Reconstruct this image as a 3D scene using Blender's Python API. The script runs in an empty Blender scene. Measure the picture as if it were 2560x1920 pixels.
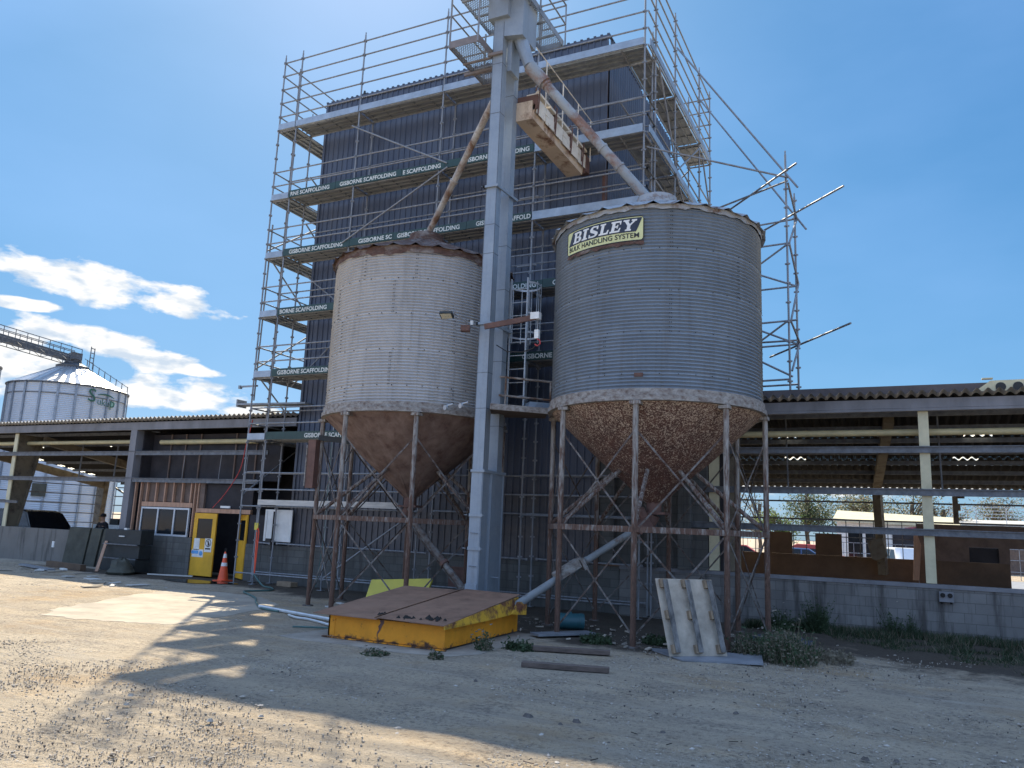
import bpy, math, random
import numpy as np
from mathutils import Vector, Matrix
random.seed(7)
S = bpy.context.scene
COL = S.collection
R = math.radians

# ------------------------------------------------------------------ camera
cam_d = bpy.data.cameras.new("Camera"); cam = bpy.data.objects.new("camera", cam_d); COL.objects.link(cam)
cam_d.sensor_width = 36.0; cam_d.lens = 36 * 1981.09 / 2560; cam_d.clip_start = 0.1; cam_d.clip_end = 5000
YAW, PITCH, ROLL = 0.460530740, 0.179893063, 0.0416218156
f0 = Vector((-math.sin(YAW) * math.cos(PITCH), math.cos(YAW) * math.cos(PITCH), math.sin(PITCH)))
r0 = Vector((math.cos(YAW), math.sin(YAW), 0)); u0 = r0.cross(f0)
cr = r0 * math.cos(ROLL) + u0 * math.sin(ROLL); cu = -r0 * math.sin(ROLL) + u0 * math.cos(ROLL)
M = Matrix((cr, cu, -f0)).transposed().to_4x4(); M.translation = Vector((0, 0, 1.9))
cam.matrix_world = M
S.camera = cam

# ------------------------------------------------------------------ sun, sky, exposure
SUNV = Vector((-0.64, 0.77, 1.0)).normalized()          # towards the sun
sl = bpy.data.lights.new("Sun", 'SUN'); sl.energy = 4.7; sl.angle = R(0.53); sl.color = (1.0, 0.88, 0.66)
sun = bpy.data.objects.new("sun", sl); COL.objects.link(sun)
sun.rotation_euler = SUNV.to_track_quat('Z', 'Y').to_euler()
S.view_settings.view_transform = 'Standard'; S.view_settings.look = 'None'
S.view_settings.gamma = 1; S.view_settings.exposure = 1.2
W = bpy.data.worlds.new("World"); S.world = W; W.use_nodes = True
wt = W.node_tree; wt.nodes.clear()
def wn(t, **k):
    n = wt.nodes.new(t)
    for a, b in k.items(): setattr(n, a, b)
    return n
def wl(a, b): wt.links.new(a, b)
sky = wn('ShaderNodeTexSky', sky_type='NISHITA', sun_disc=False)
sky.sun_elevation = math.asin(SUNV.z); sky.sun_rotation = math.atan2(SUNV.x, SUNV.y)
sky.altitude = 20; sky.air_density = 1.0; sky.dust_density = 0.8; sky.ozone_density = 3.0
bg = wn('ShaderNodeBackground'); bg.inputs[1].default_value = 0.105
out = wn('ShaderNodeOutputWorld')
tc = wn('ShaderNodeTexCoord'); sep = wn('ShaderNodeSeparateXYZ'); wl(tc.outputs['Generated'], sep.inputs[0])
def wm(op, a, b=None, c=None, clamp=False):
    n = wn('ShaderNodeMath', operation=op, use_clamp=clamp)
    for i, v in enumerate((a, b, c)):
        if v is None: continue
        if hasattr(v, 'is_output'): wl(v, n.inputs[i])
        else: n.inputs[i].default_value = v
    return n.outputs[0]
# cumulus bank low in the sky to the north-west: bands in azimuth / elevation, broken up by noise
azi = wm('ARCTAN2', sep.outputs[0], sep.outputs[1])            # 0 = +Y, negative = left
ele = wm('ARCSINE', sep.outputs[2])
cmb = wn('ShaderNodeCombineXYZ'); wl(wm('MULTIPLY', azi, 1.0), cmb.inputs[0]); wl(wm('MULTIPLY', ele, 2.3), cmb.inputs[1])
nz = wn('ShaderNodeTexNoise'); nz.inputs['Scale'].default_value = 17.0; nz.inputs['Detail'].default_value = 9; nz.inputs['Roughness'].default_value = 0.55
wl(cmb.outputs[0], nz.inputs['Vector'])
def blob(a, e, wa, we, slope=0.0):
    # soft ellipse centred on azimuth a / elevation e (degrees), tilted by slope
    da = wm('SUBTRACT', azi, R(a)); de = wm('SUBTRACT', wm('SUBTRACT', ele, R(e)), wm('MULTIPLY', da, slope))
    q = wm('ADD', wm('POWER', wm('ABSOLUTE', wm('DIVIDE', da, R(wa))), 2.0), wm('POWER', wm('ABSOLUTE', wm('DIVIDE', de, R(we))), 2.0))
    return wm('MULTIPLY', wm('SUBTRACT', 1.0, q), 1.0)
mask = None
for b in ((-55.0, 14.3, 9.0, 1.35, -0.085), (-59.0, 12.4, 2.6, .42, 0), (-53.6, 10.5, 5.6, 1.15, -0.16), (-49.3, 9.7, 2.6, .5, -0.1), (-49.4, 7.9, 4.8, 1.25, 0.03), (-60.5, 8.8, 5, 2.2, 0), (-44.6, 7.0, 2.4, .8, 0),
          (-75, 12, 11, 8, 0), (-100, 14, 18, 7, 0), (40, 9, 25, 4, 0), (-2, 4.0, 10, 1.2, 0), (-20, 4, 20, 1.0, 0)):
    v = blob(*b); mask = v if mask is None else wm('MAXIMUM', mask, v)
dens = wm('ADD', mask, wm('MULTIPLY', wm('SUBTRACT', nz.outputs[0], 0.5), 3.4))
rmp = wn('ShaderNodeValToRGB'); rmp.color_ramp.elements[0].position = 0.12; rmp.color_ramp.elements[1].position = 0.55
wl(dens, rmp.inputs[0])
nz2 = wn('ShaderNodeTexNoise'); nz2.inputs['Scale'].default_value = 24; nz2.inputs['Detail'].default_value = 6; wl(cmb.outputs[0], nz2.inputs['Vector'])
crmp = wn('ShaderNodeValToRGB'); e = crmp.color_ramp.elements; e[0].position = 0.36; e[0].color = (2.7, 3.15, 3.7, 1); e[1].position = 0.5; e[1].color = (4.4, 4.4, 4.35, 1)
wl(nz2.outputs[0], crmp.inputs[0])
# the clear-air colour: compress the glare round the hidden sun channel by channel
ss = wn('ShaderNodeSeparateColor'); wl(sky.outputs[0], ss.inputs[0])
def squeeze(c, k, g): return wm('MULTIPLY', wm('DIVIDE', c, wm('ADD', 1.0, wm('DIVIDE', c, k))), g)
cc = wn('ShaderNodeCombineColor'); wl(squeeze(ss.outputs[0], 40.0, 0.25), cc.inputs[0]); wl(squeeze(ss.outputs[1], 8.0, 0.62), cc.inputs[1]); wl(squeeze(ss.outputs[2], 6.3, 1.0), cc.inputs[2])
# haze streaks, plus a bright fill layer added overhead and behind the camera
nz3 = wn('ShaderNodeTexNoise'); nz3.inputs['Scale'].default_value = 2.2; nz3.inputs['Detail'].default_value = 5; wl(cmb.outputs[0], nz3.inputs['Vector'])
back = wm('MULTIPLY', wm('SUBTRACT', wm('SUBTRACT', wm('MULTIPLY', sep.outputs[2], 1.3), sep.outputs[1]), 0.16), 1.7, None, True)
fill_veil = wm('ADD', wm('MULTIPLY', wm('SUBTRACT', nz3.outputs[0], 0.42, None, True), 0.35), wm('MULTIPLY', back, wm('ADD', 0.45, wm('MULTIPLY', nz3.outputs[0], 0.6))), None, True)
mixh = wn('ShaderNodeMixRGB'); wl(fill_veil, mixh.inputs[0]); wl(cc.outputs[0], mixh.inputs[1]); mixh.inputs[2].default_value = (2.75, 4.0, 6.5, 1)
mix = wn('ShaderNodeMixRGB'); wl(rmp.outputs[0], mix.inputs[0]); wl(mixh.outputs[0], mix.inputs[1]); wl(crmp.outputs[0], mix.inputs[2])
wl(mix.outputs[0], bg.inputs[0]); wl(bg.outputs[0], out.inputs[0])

# ------------------------------------------------------------------ materials
MATS = {}
def nt(name):
    m = bpy.data.materials.new(name); m.use_nodes = True; t = m.node_tree; t.nodes.clear()
    o = t.nodes.new('ShaderNodeOutputMaterial'); p = t.nodes.new('ShaderNodeBsdfPrincipled'); t.links.new(p.outputs[0], o.inputs[0])
    return m, t, p
def noise(t, vec, scale, detail=5, rough=0.6, dist=0.0):
    n = t.nodes.new('ShaderNodeTexNoise'); n.inputs['Scale'].default_value = scale; n.inputs['Detail'].default_value = detail
    n.inputs['Roughness'].default_value = rough; n.inputs['Distortion'].default_value = dist
    t.links.new(vec, n.inputs['Vector']); return n.outputs[0]
def ramp(t, v, lo, hi, c0=(0, 0, 0, 1), c1=(1, 1, 1, 1)):
    n = t.nodes.new('ShaderNodeValToRGB'); n.color_ramp.elements[0].position = lo; n.color_ramp.elements[1].position = hi
    n.color_ramp.elements[0].color = c0; n.color_ramp.elements[1].color = c1; t.links.new(v, n.inputs[0]); return n.outputs[0]
def mixc(t, fac, a, b, mode='MIX'):
    n = t.nodes.new('ShaderNodeMixRGB'); n.blend_type = mode
    for i, v in enumerate((fac, a, b)):
        if hasattr(v, 'is_output'): t.links.new(v, n.inputs[i])
        elif i == 0: n.inputs[0].default_value = v
        else: n.inputs[i].default_value = (*v[:3], 1)
    return n.outputs[0]
def mth(t, op, a, b=0.0, clamp=False):
    n = t.nodes.new('ShaderNodeMath'); n.operation = op; n.use_clamp = clamp
    for i, v in enumerate((a, b)):
        if hasattr(v, 'is_output'): t.links.new(v, n.inputs[i])
        else: n.inputs[i].default_value = v
    return n.outputs[0]
def bump(t, p, h, strength=0.3, dist=0.02):
    n = t.nodes.new('ShaderNodeBump'); n.inputs['Strength'].default_value = strength; n.inputs['Distance'].default_value = dist
    t.links.new(h, n.inputs['Height']); t.links.new(n.outputs[0], p.inputs['Normal'])
def coord(t, scale=None):
    c = t.nodes.new('ShaderNodeTexCoord').outputs['Object']
    if scale:
        m = t.nodes.new('ShaderNodeMapping'); m.inputs['Scale'].default_value = scale; t.links.new(c, m.inputs['Vector']); return m.outputs[0]
    return c
def plain(name, c, rough=0.6, metal=0.0, var=0.25, scale=6.0, stretch=None, bmp=0.0, spec=0.5):
    m, t, p = nt(name); v = coord(t, stretch)
    n = noise(t, v, scale, 6, 0.65)
    dark = tuple(x * (1 - var) for x in c); lite = tuple(min(1, x * (1 + var)) for x in c)
    t.links.new(ramp(t, n, 0.3, 0.7, (*dark, 1), (*lite, 1)), p.inputs['Base Color'])
    p.inputs['Roughness'].default_value = rough; p.inputs['Metallic'].default_value = metal; p.inputs['Specular IOR Level'].default_value = spec
    if bmp: bump(t, p, noise(t, v, scale * 5, 4), bmp, 0.01)
    MATS[name] = m; return m
def rusty(name, paint, rust, scale=5.0, lo=0.48, hi=0.56, rough=0.6, metal=0.0, fine=0.0, stretch=None, zgrad=None, rust2=None):
    m, t, p = nt(name); v = coord(t, stretch)
    n = noise(t, v, scale, 9, 0.68, 0.3)
    if zgrad:   # corrosion concentrates towards a height on the object (rising damp, wet rims)
        s = t.nodes.new('ShaderNodeSeparateXYZ'); t.links.new(coord(t), s.inputs[0])
        g = t.nodes.new('ShaderNodeMapRange'); g.inputs[1].default_value = zgrad[0]; g.inputs[2].default_value = zgrad[1]
        g.inputs[3].default_value = zgrad[2]; g.inputs[4].default_value = zgrad[3]; t.links.new(s.outputs[2], g.inputs[0])
        n = mth(t, 'ADD', n, g.outputs[0])
    fac = ramp(t, n, lo, hi)
    n2 = noise(t, v, scale * 3.1, 6, 0.7)
    rc = mixc(t, ramp(t, n2, 0.35, 0.65), tuple(x * 0.55 for x in rust), rust2 or tuple(x * 1.25 for x in rust))
    pc = mixc(t, ramp(t, noise(t, v, scale * 0.7, 5), 0.3, 0.7), tuple(x * 0.82 for x in paint), tuple(min(1, x * 1.12) for x in paint))
    t.links.new(mixc(t, fac, pc, rc), p.inputs['Base Color'])
    rr = t.nodes.new('ShaderNodeMapRange'); rr.inputs[3].default_value = rough; rr.inputs[4].default_value = 0.9; t.links.new(fac, rr.inputs[0]); t.links.new(rr.outputs[0], p.inputs['Roughness'])
    if metal:
        mm = t.nodes.new('ShaderNodeMapRange'); mm.inputs[3].default_value = metal; mm.inputs[4].default_value = 0.0; t.links.new(fac, mm.inputs[0]); t.links.new(mm.outputs[0], p.inputs['Metallic'])
    bump(t, p, n2, 0.25, 0.006)
    MATS[name] = m; return m

plain('galv_tube', (0.25, 0.26, 0.275), 0.62, 0.4, 0.3, 4, (3, 3, 0.6))
plain('galv_deck', (0.26, 0.285, 0.31), 0.55, 0.35, 0.35, 3)
plain('deck_board', (0.175, 0.19, 0.21), 0.8, 0, 0.35, 3, (0.4, 5, 5))
plain('green_board', (0.018, 0.05, 0.045), 0.5, 0, 0.25, 5)
plain('letter_white', (0.62, 0.64, 0.60), 0.6, 0, 0.2, 9)
plain('toe_board_steel', (0.33, 0.38, 0.43), 0.45, 0.45, 0.2, 3)
def mk_clad():
    m, t, p = nt('navy_cladding'); v = coord(t); n = noise(t, coord(t, (1, 1, 0.12)), 2.2, 7, 0.65)
    s = t.nodes.new('ShaderNodeSeparateXYZ'); t.links.new(v, s.inputs[0])
    g = t.nodes.new('ShaderNodeMapRange'); g.inputs[1].default_value = 3.4; g.inputs[2].default_value = 2.6; t.links.new(s.outputs[2], g.inputs[0])  # older sheets along the base
    base = mixc(t, ramp(t, n, 0.3, 0.7), (0.050, 0.064, 0.102), (0.084, 0.104, 0.152))
    wx = t.nodes.new('ShaderNodeTexWhiteNoise'); wx.noise_dimensions = '2D'; kx = t.nodes.new('ShaderNodeCombineXYZ'); t.links.new(mth(t, 'FLOOR', mth(t, 'DIVIDE', s.outputs[0], 0.795)), kx.inputs[0]); t.links.new(mth(t, 'FLOOR', mth(t, 'DIVIDE', mth(t, 'ADD', s.outputs[2], 1.3), 4.1)), kx.inputs[1]); t.links.new(kx.outputs[0], wx.inputs['Vector'])
    base = mixc(t, mth(t, 'MULTIPLY', wx.outputs['Value'], 0.6), base, (0.085, 0.10, 0.135))
    base = mixc(t, mth(t, 'MULTIPLY', ramp(t, noise(t, coord(t, (2.5, 2.5, 0.2)), 1.6, 6, 0.7), 0.55, 0.75), 0.5), base, (0.15, 0.15, 0.155))
    old = mixc(t, ramp(t, noise(t, v, 5, 6), 0.35, 0.65), (0.045, 0.042, 0.044), (0.078, 0.070, 0.067))
    t.links.new(mixc(t, mth(t, 'MULTIPLY', g.outputs[0], 0.75), base, old), p.inputs['Base Color'])
    p.inputs['Roughness'].default_value = 0.45; MATS['navy_cladding'] = m
mk_clad()
def mk_elev():
    m, t, p = nt('spangled_galv'); v = coord(t)
    vo = t.nodes.new('ShaderNodeTexVoronoi'); vo.inputs['Scale'].default_value = 26; t.links.new(v, vo.inputs['Vector'])
    n = noise(t, v, 1.6, 8, 0.7)
    a = mixc(t, ramp(t, n, 0.3, 0.7), (0.215, 0.255, 0.30), (0.315, 0.36, 0.40))
    a = mixc(t, mth(t, 'MULTIPLY', ramp(t, noise(t, coord(t, (6, 6, 0.3)), 1.8, 6, 0.65), 0.52, 0.72), 0.45), a, (0.17, 0.175, 0.17))
    sp = t.nodes.new('ShaderNodeSeparateColor'); t.links.new(vo.outputs['Color'], sp.inputs[0])
    t.links.new(mixc(t, mth(t, 'MULTIPLY', sp.outputs[0], 0.32), a, (0.30, 0.34, 0.39)), p.inputs['Base Color'])
    p.inputs['Roughness'].default_value = 0.5; p.inputs['Metallic'].default_value = 0.25
    bump(t, p, noise(t, v, 30, 3), 0.12, 0.004); MATS['spangled_galv'] = m
mk_elev()
def mk_silo(name, a, b, dull, dulls, streak):
    m, t, p = nt(name); v = coord(t)
    n = noise(t, v, 1.1, 8, 0.7); base = mixc(t, ramp(t, n, 0.3, 0.7), a, b)
    st = noise(t, coord(t, (5, 5, 0.25)), 2.0, 6, 0.6)
    base = mixc(t, mth(t, 'MULTIPLY', ramp(t, st, 0.52, 0.72), streak), base, (0.16, 0.15, 0.14))
    sp = noise(t, v, 26, 5, 0.75); base = mixc(t, mth(t, 'MULTIPLY', ramp(t, sp, 0.5, 0.62), dulls), base, dull)
    t.links.new(base, p.inputs['Base Color']); p.inputs['Roughness'].default_value = 0.5; p.inputs['Metallic'].default_value = 0.35
    MATS[name] = m
mk_silo('silo_bright', (0.44, 0.435, 0.432), (0.54, 0.535, 0.53), (0.46, 0.45, 0.44), 0.12, 0.35)
mk_silo('silo_dull', (0.20, 0.24, 0.285), (0.28, 0.325, 0.375), (0.17, 0.205, 0.25), 0.4, 0.45)
plain('bolt_dark', (0.03, 0.028, 0.026), 0.8, spec=0.1)
rusty('ring_paint', (0.32, 0.305, 0.28), (0.13, 0.088, 0.07), 8, 0.40, 0.68, stretch=(1, 1, 1.6))
rusty('eave_rust', (0.24, 0.21, 0.19), (0.11, 0.062, 0.048), 3, 0.32, 0.5, stretch=(1, 1, 2))
rusty('roof_galv', (0.36, 0.38, 0.40), (0.15, 0.085, 0.06), 2.6, 0.52, 0.64, metal=0.3)
rusty('leg_paint', (0.30, 0.285, 0.26), (0.12, 0.068, 0.048), 9, 0.42, 0.62, stretch=(2, 2, 0.35), zgrad=(0.2, 3.6, 0.26, -0.02))
rusty('brace_rust', (0.17, 0.16, 0.15), (0.085, 0.055, 0.042), 6, 0.40, 0.60)
rusty('cone_rust', (0.235, 0.17, 0.145), (0.115, 0.064, 0.052), 3.2, 0.36, 0.66, rough=0.85, rust2=(0.15, 0.09, 0.073), stretch=(1, 1, .38))
def mk_speckle():
    m, t, p = nt('cone_speckled'); v = coord(t)
    n = noise(t, v, 33, 3, 0.55, 1.2); big = noise(t, v, 1.3, 4, 0.6)
    s = t.nodes.new('ShaderNodeSeparateXYZ'); t.links.new(v, s.inputs[0])
    g = t.nodes.new('ShaderNodeMapRange'); g.inputs[1].default_value = 3.0; g.inputs[2].default_value = 4.3; g.inputs[3].default_value = -0.06; g.inputs[4].default_value = 0.045; t.links.new(s.outputs[2], g.inputs[0])
    stv = noise(t, coord(t, (3.2, 3.2, 0.5)), 1.5, 5, 0.6)
    n = mth(t, 'ADD', n, mth(t, 'MULTIPLY', mth(t, 'SUBTRACT', stv, 0.5), 0.16))
    k = mth(t, 'ADD', mth(t, 'ADD', n, mth(t, 'MULTIPLY', big, 0.06)), g.outputs[0])
    rc = mixc(t, ramp(t, noise(t, v, 5, 6), 0.35, 0.65), (0.075, 0.036, 0.030), (0.135, 0.064, 0.047))
    t.links.new(mixc(t, ramp(t, k, 0.555, 0.625), rc, (0.54, 0.43, 0.33)), p.inputs['Base Color']); p.inputs['Roughness'].default_value = 0.85
    bump(t, p, n, 0.3, 0.006); MATS['cone_speckled'] = m
mk_speckle()
rusty('spout_rust', (0.44, 0.42, 0.38), (0.20, 0.115, 0.075), 2.2, 0.40, 0.58)
rusty('spout_grey', (0.29, 0.315, 0.33), (0.25, 0.15, 0.115), 1.5, 0.47, 0.60)
rusty('auger_grey', (0.21, 0.225, 0.23), (0.14, 0.11, 0.09), 3.0, 0.48, 0.64)
rusty('conveyor_paint', (0.66, 0.60, 0.50), (0.19, 0.10, 0.065), 3.4, 0.58, 0.66)
rusty('conveyor_belly', (0.58, 0.46, 0.34), (0.19, 0.09, 0.055), 1.5, 0.50, 0.64)
rusty('pit_yellow', (0.78, 0.295, 0.012), (0.10, 0.048, 0.028), 4.5, 0.60, 0.72, rough=0.7, zgrad=(0.0, 0.10, 0.17, 0.0))
rusty('pit_yellow_top', (0.66, 0.36, 0.03), (0.16, 0.060, 0.03), 3.5, 0.46, 0.60, rough=0.5, zgrad=(0.3, 0.7, -0.05, 0.12))
rusty('lid_rust', (0.29, 0.165, 0.105), (0.19, 0.10, 0.062), 1.2, 0.35, 0.7, rough=0.85)
rusty('door_yellow', (0.72, 0.38, 0.02), (0.24, 0.13, 0.03), 3.0, 0.66, 0.80, rough=0.6)
plain('panel_yellow', (0.55, 0.47, 0.06), 0.45, 0, 0.12, 3)
plain('glass_dark', (0.014, 0.017, 0.02), 0.1, 0, 0.2, 2, spec=0.3)
plain('frame_alu', (0.50, 0.53, 0.56), 0.4, 0.3, 0.1)
plain('white_paint', (0.70, 0.70, 0.67), 0.5, 0, 0.12, 4)
plain('white_plank', (0.50, 0.48, 0.44), 0.8, 0, 0.2, 4, (0.5, 4, 4))
plain('sign_blue', (0.10, 0.32, 0.62), 0.5); plain('black', (0.012, 0.012, 0.013), 0.55)
plain('cream_paint', (0.55, 0.50, 0.33), 0.55, 0, 0.15, 3)
plain('cream_pipe', (0.56, 0.49, 0.28), 0.5, 0, 0.15, 3)
rusty('portal_tan', (0.15, 0.125, 0.085), (0.09, 0.068, 0.05), 3, 0.48, 0.66)
plain('purlin_steel', (0.13, 0.14, 0.155), 0.6, 0.3, 0.35, 7)
plain('fascia_steel', (0.19, 0.19, 0.20), 0.75, 0.1, 0.3, 1.5, (1, 1, 0.4))
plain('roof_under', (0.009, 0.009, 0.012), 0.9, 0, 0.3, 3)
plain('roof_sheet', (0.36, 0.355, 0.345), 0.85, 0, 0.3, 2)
plain('flash_dark', (0.10, 0.085, 0.085), 0.8, 0, 0.25, 2)
plain('dark_wall', (0.030, 0.027, 0.030), 0.85, 0, 0.4, 2)
plain('stud_timber', (0.42, 0.25, 0.165), 0.8, 0, 0.25, 3, (4, 4, 0.6))
plain('old_board', (0.14, 0.10, 0.08), 0.85, 0, 0.3, 3)
plain('plywood_brown', (0.115, 0.072, 0.044), 0.8, 0, 0.25, 2)
plain('pallet_ply', (0.40, 0.34, 0.27), 0.8, 0, 0.3, 3.2, (1, 1, 1), 0.2)
plain('pallet_block', (0.26, 0.19, 0.125), 0.85, 0, 0.35, 5)
plain('grey_runner', (0.15, 0.14, 0.13), 0.85, 0, 0.7, 4, (3, 3, 1))
plain('timber_old', (0.115, 0.085, 0.070), 0.9, 0, 0.4, 3, (0.6, 5, 5), 0.3)
plain('sheet_grey', (0.22, 0.23, 0.25), 0.6, 0.2, 0.25, 2)
plain('cone_orange', (0.80, 0.10, 0.03), 0.5, 0, 0.12, 5); plain('reflective', (0.72, 0.72, 0.70), 0.3, 0, 0.08)
plain('strap_orange', (0.85, 0.10, 0.04), 0.6); plain('cable_red', (0.45, 0.05, 0.05), 0.6)
plain('platform_grey', (0.20, 0.175, 0.17), 0.7, 0.1, 0.25, 4); plain('hose_green', (0.06, 0.13, 0.12), 0.5); plain('pvc_white', (0.52, 0.54, 0.55), 0.45, 0, 0.15)
plain('drum_blue', (0.03, 0.11, 0.13), 0.45, 0, 0.2); plain('tarp_blue', (0.03, 0.045, 0.085), 0.6, 0, 0.3)
plain('dirty_green', (0.060, 0.060, 0.045), 0.75, 0, 0.35, 3); plain('cabinet_dark', (0.020, 0.024, 0.024), 0.6, 0, 0.3)
plain('car_black', (0.010, 0.012, 0.016), 0.25, 0.0, 0.1); plain('car_blue', (0.06, 0.11, 0.24), 0.25, 0.2, 0.1); plain('car_white', (0.65, 0.66, 0.67), 0.3, 0, 0.05); plain('car_red', (0.40, 0.06, 0.05), 0.3, 0, 0.1)
plain('rubber', (0.015, 0.015, 0.015), 0.8); plain('skin', (0.42, 0.24, 0.16), 0.6, 0, 0.05); plain('cloth_dark', (0.018, 0.016, 0.020), 0.9, 0, 0.3)
plain('hoist_rust', (0.13, 0.070, 0.055), 0.8, 0, 0.3, 5)
plain('stone', (0.34, 0.30, 0.25), 0.95, 0, 0.4, 12); plain('stone_dark', (0.10, 0.088, 0.080), 0.95, 0, 0.4, 12); plain('stone_pale', (0.42, 0.38, 0.33), 0.95, 0, 0.25, 12)
plain('bark', (0.10, 0.08, 0.06), 0.9, 0, 0.3)
for nm, c in (('leaf_dark', (0.040, 0.062, 0.022)), ('leaf_olive', (0.085, 0.095, 0.040)), ('leaf_bright', (0.11, 0.16, 0.035)), ('leaf_dry', (0.15, 0.125, 0.072)), ('weed_green', (0.042, 0.070, 0.028)), ('weed_dry', (0.17, 0.145, 0.10)), ('flower_pale', (0.30, 0.27, 0.23)), ('grass_dark', (0.030, 0.048, 0.020))):
    m, t, p = nt(nm); n = noise(t, coord(t), 2.5, 4)
    t.links.new(ramp(t, n, 0.3, 0.7, (*[x * 0.65 for x in c], 1), (*[x * 1.35 for x in c], 1)), p.inputs['Base Color']); p.inputs['Roughness'].default_value = 0.7
    tr = t.nodes.new('ShaderNodeBsdfTranslucent'); tr.inputs[0].default_value = (*[min(1, x * 1.6) for x in c], 1)
    ms = t.nodes.new('ShaderNodeMixShader'); ms.inputs[0].default_value = 0.3
    o = [x for x in t.nodes if x.type == 'OUTPUT_MATERIAL'][0]
    t.links.new(p.outputs[0], ms.inputs[1]); t.links.new(tr.outputs[0], ms.inputs[2]); t.links.new(ms.outputs[0], o.inputs[0]); MATS[nm] = m
def mk_block(name, ca, cb, axis, stain, mo=0.72):
    m, t, p = nt(name); c = coord(t)
    s = t.nodes.new('ShaderNodeSeparateXYZ'); t.links.new(c, s.inputs[0]); k = t.nodes.new('ShaderNodeCombineXYZ')
    t.links.new(s.outputs[axis], k.inputs[0]); t.links.new(s.outputs[2], k.inputs[1])
    b = t.nodes.new('ShaderNodeTexBrick'); b.inputs['Scale'].default_value = 1.0; b.inputs['Brick Width'].default_value = 0.40; b.inputs['Row Height'].default_value = 0.20
    b.inputs['Mortar Size'].default_value = 0.006; b.inputs['Color1'].default_value = (*ca, 1); b.inputs['Color2'].default_value = (*cb, 1); b.inputs['Mortar'].default_value = (*[x * mo for x in ca], 1)
    t.links.new(k.outputs[0], b.inputs['Vector'])
    n = noise(t, c, 1.1, 8, 0.7); st = noise(t, coord(t, (3.2, 3.2, 0.35)), 1.7, 6, 0.6)
    col = mixc(t, mth(t, 'MULTIPLY', ramp(t, n, 0.4, 0.7), 0.5), b.outputs['Color'], tuple(x * 0.6 for x in ca))
    col = mixc(t, mth(t, 'MULTIPLY', ramp(t, st, 0.50, 0.66), stain), col, (0.055, 0.05, 0.046))
    t.links.new(col, p.inputs['Base Color']); p.inputs['Roughness'].default_value = 0.92
    inv = mth(t, 'ADD', mth(t, 'SUBTRACT', 1.0, b.outputs['Fac']), mth(t, 'MULTIPLY', noise(t, c, 40, 4), 0.3)); bump(t, p, inv, 0.5 if mo < 0.9 else 0.08, 0.01); MATS[name] = m
mk_block('block_wall', (0.165, 0.158, 0.15), (0.22, 0.212, 0.20), 0, 0.85)
mk_block('block_dark', (0.10, 0.10, 0.092), (0.135, 0.134, 0.125), 0, 0.7)
mk_block('block_smooth', (0.19, 0.175, 0.155), (0.192, 0.177, 0.157), 0, 0.8, 0.98)
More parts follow.
